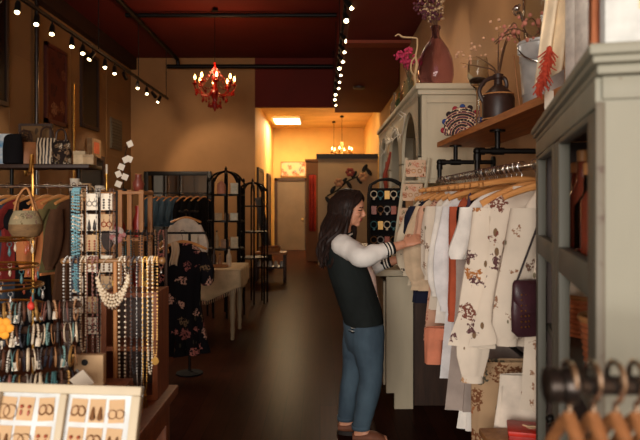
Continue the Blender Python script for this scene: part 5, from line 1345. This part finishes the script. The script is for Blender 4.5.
# floral black dress on its stand
DX, DY = P(186, 240, 5.5).x, 5.5
r = thing('dress_stand', 'black T shaped floor stand holding the black flowered dress', 'clothes rail', (DX, DY + .02, 0))
MB().tube([(0, .13, .02), (0, .13, 1.285), (0, -.02, 1.285)], .012, 10).build('pole', M['black_iron'], r); MB().cyl((-.26, -.02, 1.285), (.18, -.02, 1.285), .010, 10).build('crossbar', M['black_iron'], r); MB().lathe([(.12, 0), (.12, .012), (.03, .03)], (0, .13, 0), 24).build('base', M['black_cloth'], r)
M_bfl = floral('black_floral', (20, 18, 22), [(180, 110, 100), (150, 90, 84), (120, 96, 70), (196, 150, 130)], 10, .46, .6, (60, 56, 44))
hp = (DX - .03, DY, 1.285 + .0105)
h = thing('clothes_hanger', 'wide pale wooden hanger on the black floor stand', 'hanger', hp, .35); hanger_parts(h, .21, .07)
garment('dress', 'long black dress with dusty pink flowers by the white table', 'clothing', hp, .35, M_bfl, hw=.18, L=.98, flare=1.25, waist=.85, depth=.06, sleeve=.30, seed=70, amp=.2)
r = thing('scarf', 'cream scarf looped over the pale hanger of the black dress', 'scarf', (DX - .08, DY - .05, 1.20))
MB().sheet(lambda u, v: V((-.035 + .07 * u + .01 * math.sin(v * 5), -.04 + .012 * math.sin(u * 12), -.20 * v + .015 * math.sin(u * 3))), 14, 10).build('cloth', M['beige'], r, solid=.006)
h = thing('clothes_hanger', 'second pale hanger sloping down in front of the wooden rack', 'hanger', (DX - .20, DY, 1.2955), -1.1); hanger_parts(h, .18, .08)

# white table with cloth
TX0, TX1, TY0, TY1, TT = -1.95, -.90, 6.95, 7.75, .80
M_tab = painted('table_white', (170, 148, 116), (120, 96, 70), .25)
r = thing('side_table', 'white turned leg table under a cream fringed cloth', 'table', ((TX0 + TX1) / 2, (TY0 + TY1) / 2, 0))
hx, hy = (TX1 - TX0) / 2, (TY1 - TY0) / 2
MB().box((0, 0, TT - .015), (2 * hx, 2 * hy, .03), None, .004).build('tabletop', M_tab, r)
MB().box((0, 0, TT - .08), (2 * hx - .14, 2 * hy - .14, .10)).build('apron', M_tab, r)
for sx in (-1, 1):
    for sy in (-1, 1): MB().lathe([(.018, 0), (.024, .01), (.02, .05), (.028, .12), (.022, .16), (.034, .30), (.030, .42), (.038, .55), (.024, .60), (.038, .64), (.038, TT - .03)], (sx * (hx - .09), sy * (hy - .09), 0), 16).build('leg', M_tab, r)
def tc(u, v):
    # u around the front from one side to the other; v down
    x = -hx - .008 + (2 * hx + .016) * u; dr_ = (.19 + .155 * max(0, 1 - (u - .66) / .34)) if u > .66 else .345 - .06 * (.66 - u)
    return V((x, -hy - .012 - .008 * math.sin(u * 30) * v, TT + .004 - dr_ * v))
r2 = thing('tablecloth', 'cream fringed tablecloth draped to a point over the white table', 'cloth', ((TX0 + TX1) / 2, (TY0 + TY1) / 2, 0))
m = MB().bx(-hx - .008, hx + .008, -hy - .012, hy + .008, TT + .001, TT + .006); m.sheet(tc, 60, 8)
m.sheet(lambda u, v: V((hx + .012 + .006 * math.sin(u * 26) * v, -hy - .012 + (2 * hy) * u, TT + .004 - (.19 + .05 * math.sin(PI * u)) * v)), 40, 8)
m.build('cloth', cloth('tablecloth_cream', (200, 174, 136)), r2, solid=.003)
m = MB()
for i in range(52):
    u = (i + .5) / 52; p = tc(u, 1); m.tube([p, p + V((0, 0, -.045))], [.004, .002], 4)
m.build('fringe', M['beige'], r2)
for i, (px, py, h_, c, nm, lab) in enumerate(((207, 262, .16, (196, 176, 140), 'bottle', 'cream bottle standing on the tablecloth'), (214, 262, .20, (60, 44, 36), 'bottle', 'dark bottle in the middle of the cloth covered table'), (220, 262, .14, (150, 110, 76), 'bottle', 'tan bottle beside the dark one on the tablecloth'), (229, 262, .22, (210, 190, 160), 'bottle', 'tall pale bottle at the corner of the tablecloth'), (201, 262, .10, (120, 84, 56), 'jar', 'small brown jar on the tablecloth nearest the black dress'))):
    d = 7.30 + .06 * (i % 3); x = (px - 320) / F * d
    r = thing(nm, lab, nm, (x, d, TT + .007)); MB().lathe([(.026, 0), (.03, .004), (.03, h_ * .55), (.012, h_ * .75), (.012, h_ * .92)], n=14).build('body', plain('tb%d' % i, c, .35), r); MB().cyl((0, 0, h_ * .92), (0, 0, h_), .014, 10).build('cap', M['darkwood'], r)
r = thing('tray', 'round flat wicker tray lying near the corner of the tablecloth', 'tray', (-1.16, 7.2, TT + .007))
MB().lathe([(.09, 0), (.10, .004), (.10, .02), (.094, .02), (.09, .008)], n=22).build('body', M['oak'], r); MB().torus((0, 0, .02), .098, .006, None, 24, 6).build('rim', M['oak'], r)

# ================================================================== BACK
# black framed mirror on the partition
t = NT('mirror_glass'); t.col(lin((150, 140, 126))); t.set(Roughness=.03, Metallic=1.0); M_mir = t.m
r = thing('mirror', 'big black framed mirror leaning on the tan back partition', 'mirror', (-3.37, YB - .06, 0.02))
MB().bx(-.70, .70, -.01, .01, .08, 2.18).build('glass', M_mir, r)
MB().bx(-.80, -.70, -.03, .03, 0, 2.28, .008).bx(.70, .80, -.03, .03, 0, 2.28, .008).bx(-.70, .70, -.03, .03, 2.18, 2.28, .008).bx(-.70, .70, -.03, .03, 0, .08, .008).build('frame', M['black_paint'], r)
r = thing('clothes_rack', 'black rack of blue and black clothes on tan hangers before the black framed mirror', 'clothes rail', (-3.0, 13.2, 0))
RZ3 = 1.76
MB().cyl((-.75, 0, RZ3), (.75, 0, RZ3), .013, 10).build('rail', M['black_iron'], r)
for x in (-.74, .74): MB().cyl((x, 0, .03), (x, 0, RZ3), .016, 10).bx(x - .03, x + .03, -.28, .28, 0, .03).build('post', M['black_iron'], r)
M_bl = cloth('rack_blue', (74, 96, 112))
for i in range(9):
    x = -3.62 + i * .145; blue = i < 5
    lab = '%s garment from the outer end of the far black rack' % ORD[i]
    h = thing('clothes_hanger', '%s tan hanger from the outer end of the far black rack' % ORD[i], 'hanger', (x, 13.2, RZ3 + .0135), .95, 'tan hangers on the far rack'); hanger_parts(h, .21, .12)
    garment('shirt' if blue else 'jacket', ('blue shirt, ' if blue else 'black jacket, ') + lab, 'clothing', (x, 13.2, RZ3 + .0135), .95, M_bl if blue else M['black_cloth'], hw=.19, L=.62 if blue else .9, depth=.02, amp=.12, sleeve=.45, seed=90 + i, group='clothes on the far black rack')
# cream blouse on a small stand
r = thing('blouse_stand', 'thin black floor stand for the cream blouse behind the black dress', 'clothes rail', (-1.70, 8.0, 0))
MB().tube([(0, .13, .02), (0, .13, 1.44), (0, -.02, 1.44)], .011, 8).build('pole', M['black_iron'], r); MB().lathe([(.16, 0), (.16, .012), (.03, .02)], (0, .13, 0), 20).build('base', M['black_iron'], r); MB().cyl((-.12, -.02, 1.44), (.14, -.02, 1.44), .009, 8).build('crossbar', M['black_iron'], r)
h = thing('clothes_hanger', 'wooden hanger of the cream blouse behind the black dress', 'hanger', (-1.72, 7.98, 1.4505), .3); hanger_parts(h, .19, .06)
garment('blouse', 'cream blouse on its own stand behind the black flowered dress', 'clothing', (-1.72, 7.98, 1.4505), .3, M['ivory'], hw=.17, L=.5, sleeve=.4, seed=77)
tag(MB().box((0, 0, 0), (.16, .006, .22), Euler((0.05, .05, .2))).build('paper_sign', M['paper'], None, P(191, 240, 7.9)), 'plain white paper card hanging beside the cream blouse', 'card')

# birdcage shelves
def etagere(label, x, y, R_, top, shelves, n=8):
    r = thing('birdcage_shelf', label, 'shelf', (x, y, 0))
    zs = top - R_ * 1.15
    for i in range(n):
        a = 2 * PI * i / n + .2; c, s = math.cos(a), math.sin(a)
        MB().tube([(R_ * c, R_ * s, 0), (R_ * c, R_ * s, zs), (R_ * .92 * c, R_ * .92 * s, zs + R_ * .45), (R_ * .6 * c, R_ * .6 * s, zs + R_ * .85), (.01 * c, .01 * s, zs + R_ * 1.02)], .015, 6, 4).build('rib', M['black_iron'], r)
    for z in shelves: MB().lathe([(R_ * .98, z - .012), (R_ * 1.03, z - .008), (R_ * 1.03, z + .012), (R_ * .98, z + .012)], n=28).build('shelf_disc', M['black_iron'], r)
    m = MB(); m.lathe([(.02, zs + R_ * 1.0), (.03, zs + R_ * 1.04), (.012, zs + R_ * 1.08), (.024, zs + R_ * 1.14), (.004, zs + R_ * 1.3)], n=14); m.build('finial', M['black_iron'], r)
    return r
EX, EY = -1.30, 8.6
etagere('black domed birdcage shelf standing behind the white table', EX, EY, .25, 2.02, (1.66, 1.30, .92, .5))
etagere('second black domed birdcage shelf, lower and half behind the first', -1.05, 9.7, .23, 1.90, (1.5, 1.1, .7))
it = [(1.672, -.05, .18, 'lantern', (190, 120, 90), 'pinkish glass lantern under the dome of the birdcage shelf'), (1.672, .12, .15, 'box', (196, 180, 150), 'pale card box under the dome of the birdcage shelf'), (1.312, -.10, .10, 'box', (180, 150, 112), 'tan box on the second birdcage tier'), (1.312, .02, .14, 'bottle', (120, 96, 76), 'brown bottle on the second birdcage tier'), (1.312, .12, .10, 'box', (206, 190, 160), 'cream box on the second birdcage tier'), (.932, -.12, .22, 'bottle', (180, 150, 110), 'tan bottle on the third birdcage tier'), (.932, .0, .12, 'box', (150, 110, 80), 'brown box on the third birdcage tier'), (.932, .12, .15, 'box', (200, 176, 140), 'cream box on the third birdcage tier'), (.512, .0, .16, 'box', (140, 110, 84), 'brown carton on the lowest birdcage tier')]
for i, (z, x, h_, nm, c, lab) in enumerate(it):
    r = thing('gift_box' if nm == 'box' else nm, lab, nm, (EX + x, EY - .08 + .03 * (i % 2), z), .2 * (i % 3))
    mt = plain('et%d' % i, c, .5)
    if nm == 'box': MB().box((0, 0, h_ / 2), (.10, .08, h_), None, .004).build('base', mt, r); MB().box((0, 0, h_ * .9), (.104, .084, h_ * .22), None, .003).build('lid', mt, r)
    elif nm == 'bottle': MB().lathe([(.03, 0), (.034, .004), (.034, h_ * .6), (.012, h_ * .8), (.014, h_)], n=14).build('body', mt, r); MB().cyl((0, 0, h_), (0, 0, h_ + .02), .013, 10).build('cap', M['darkwood'], r)
    else: MB().lathe([(.05, 0), (.06, .01), (.06, h_ * .7), (.03, h_ * .9), (.01, h_)], n=8).build('glass', mt, r); MB().torus((0, 0, h_ + .012), .014, .003, rotx(PI / 2), 12, 5).build('ring', M['brass'], r)
# low bench with baskets and jars
r = thing('low_bench', 'low dark bench with jars at the corner where the corridor starts', 'bench', (-.98, 12.4, 0))
MB().box((0, 0, .56), (.62, .45, .04), None, .005).build('top', M['oak'], r); MB().box((0, 0, .28), (.58, .42, .03), None, .005).build('lower_shelf', M['darkwood'], r)
for sx in (-1, 1):
    for sy in (-1, 1): MB().box((sx * .28, sy * .2, .27), (.045, .045, .54), None, .004).build('leg', M['darkwood'], r)
for i in range(5):
    x = -1.20 + i * .11
    tag(MB().lathe([(.03, 0), (.036, .004), (.036, .08), (.026, .09), (.028, .11)], n=12).build('jar', M['paper'] if i % 2 else M['galv'], None, (x, 12.3, .296)), '%s small pale jar along the lower board of the low bench' % ORD[i], 'jar', 'jars on the low bench')
r = thing('basket', 'flat round wicker basket on top of the low bench', 'basket', (-1.0, 12.4, .581))
MB().lathe([(.16, 0), (.2, .01), (.22, .10), (.21, .10), (.18, .02)], n=24).build('body', M['oak'], r); MB().torus((0, 0, .10), .215, .012, None, 26, 6).build('rim', M['redwood'], r)
r = thing('leaning_board', 'dark narrow board leaning on the corridor wall behind the low bench', 'board', (-1.13, 14.2, 0), 0, None, Euler((0, -.16, 0)))
MB().box((0, 0, .85), (.18, .04, 1.70), None, .006).build('panel', M['darkwood'], r); MB().box((0, -.025, .85), (.12, .012, 1.6), None, .004).build('inlay', M['black_paint'], r)
# partition wall ornament and the red cloth
r = thing('wall_ornament', 'dark metal branch with leaves and blossoms mounted across the pale partition wall', 'wall art', (.45, 15.55, 2.0))
q = [V((-.28, 0, -.28)), V((0, 0, -.12)), V((.25, 0, .10)), V((.50, 0, .22)), V((.75, 0, .42))]
MB().tube(q, .022, 6, 4).build('branch', M['black_iron'], r)
cq = crom(q, 4)
for i, p_ in enumerate(cq):
    if i % 2: continue
    s = 1 if i % 4 else -1
    MB().ball(p_ + V((.03, -.01, .10 * s)), (.05, .012, .11), 10, 6, roty(.6 * s)).build('leaf', M['black_iron'], r)
for i, (x, z) in enumerate(((.02, .06), (.30, .32), (.62, .20))):
    m = MB()
    for k in range(6): m.ball((x + .07 * math.cos(k * 1.05), -.02, z + .07 * math.sin(k * 1.05)), (.05, .015, .05), 8, 6)
    m.build('blossom', plain('blossom%d' % i, [(150, 110, 84), (120, 50, 46), (170, 130, 100)][i], .7), r)
r = thing('hanging_cloth', 'narrow dark red cloth hanging against the brown wall stub by the corridor', 'cloth', (-.20, 16.55, 2.30))
MB().sheet(lambda u, v: V((-.09 + .18 * u, -.03 + .03 * math.sin(u * 14), -1.5 * v)), 16, 8).build('cloth', cloth('darkred_cloth', (150, 54, 46)), r, solid=.01); MB().cyl((-.11, 0, .005), (.11, 0, .005), .012, 8).build('rod', M['darkwood'], r)
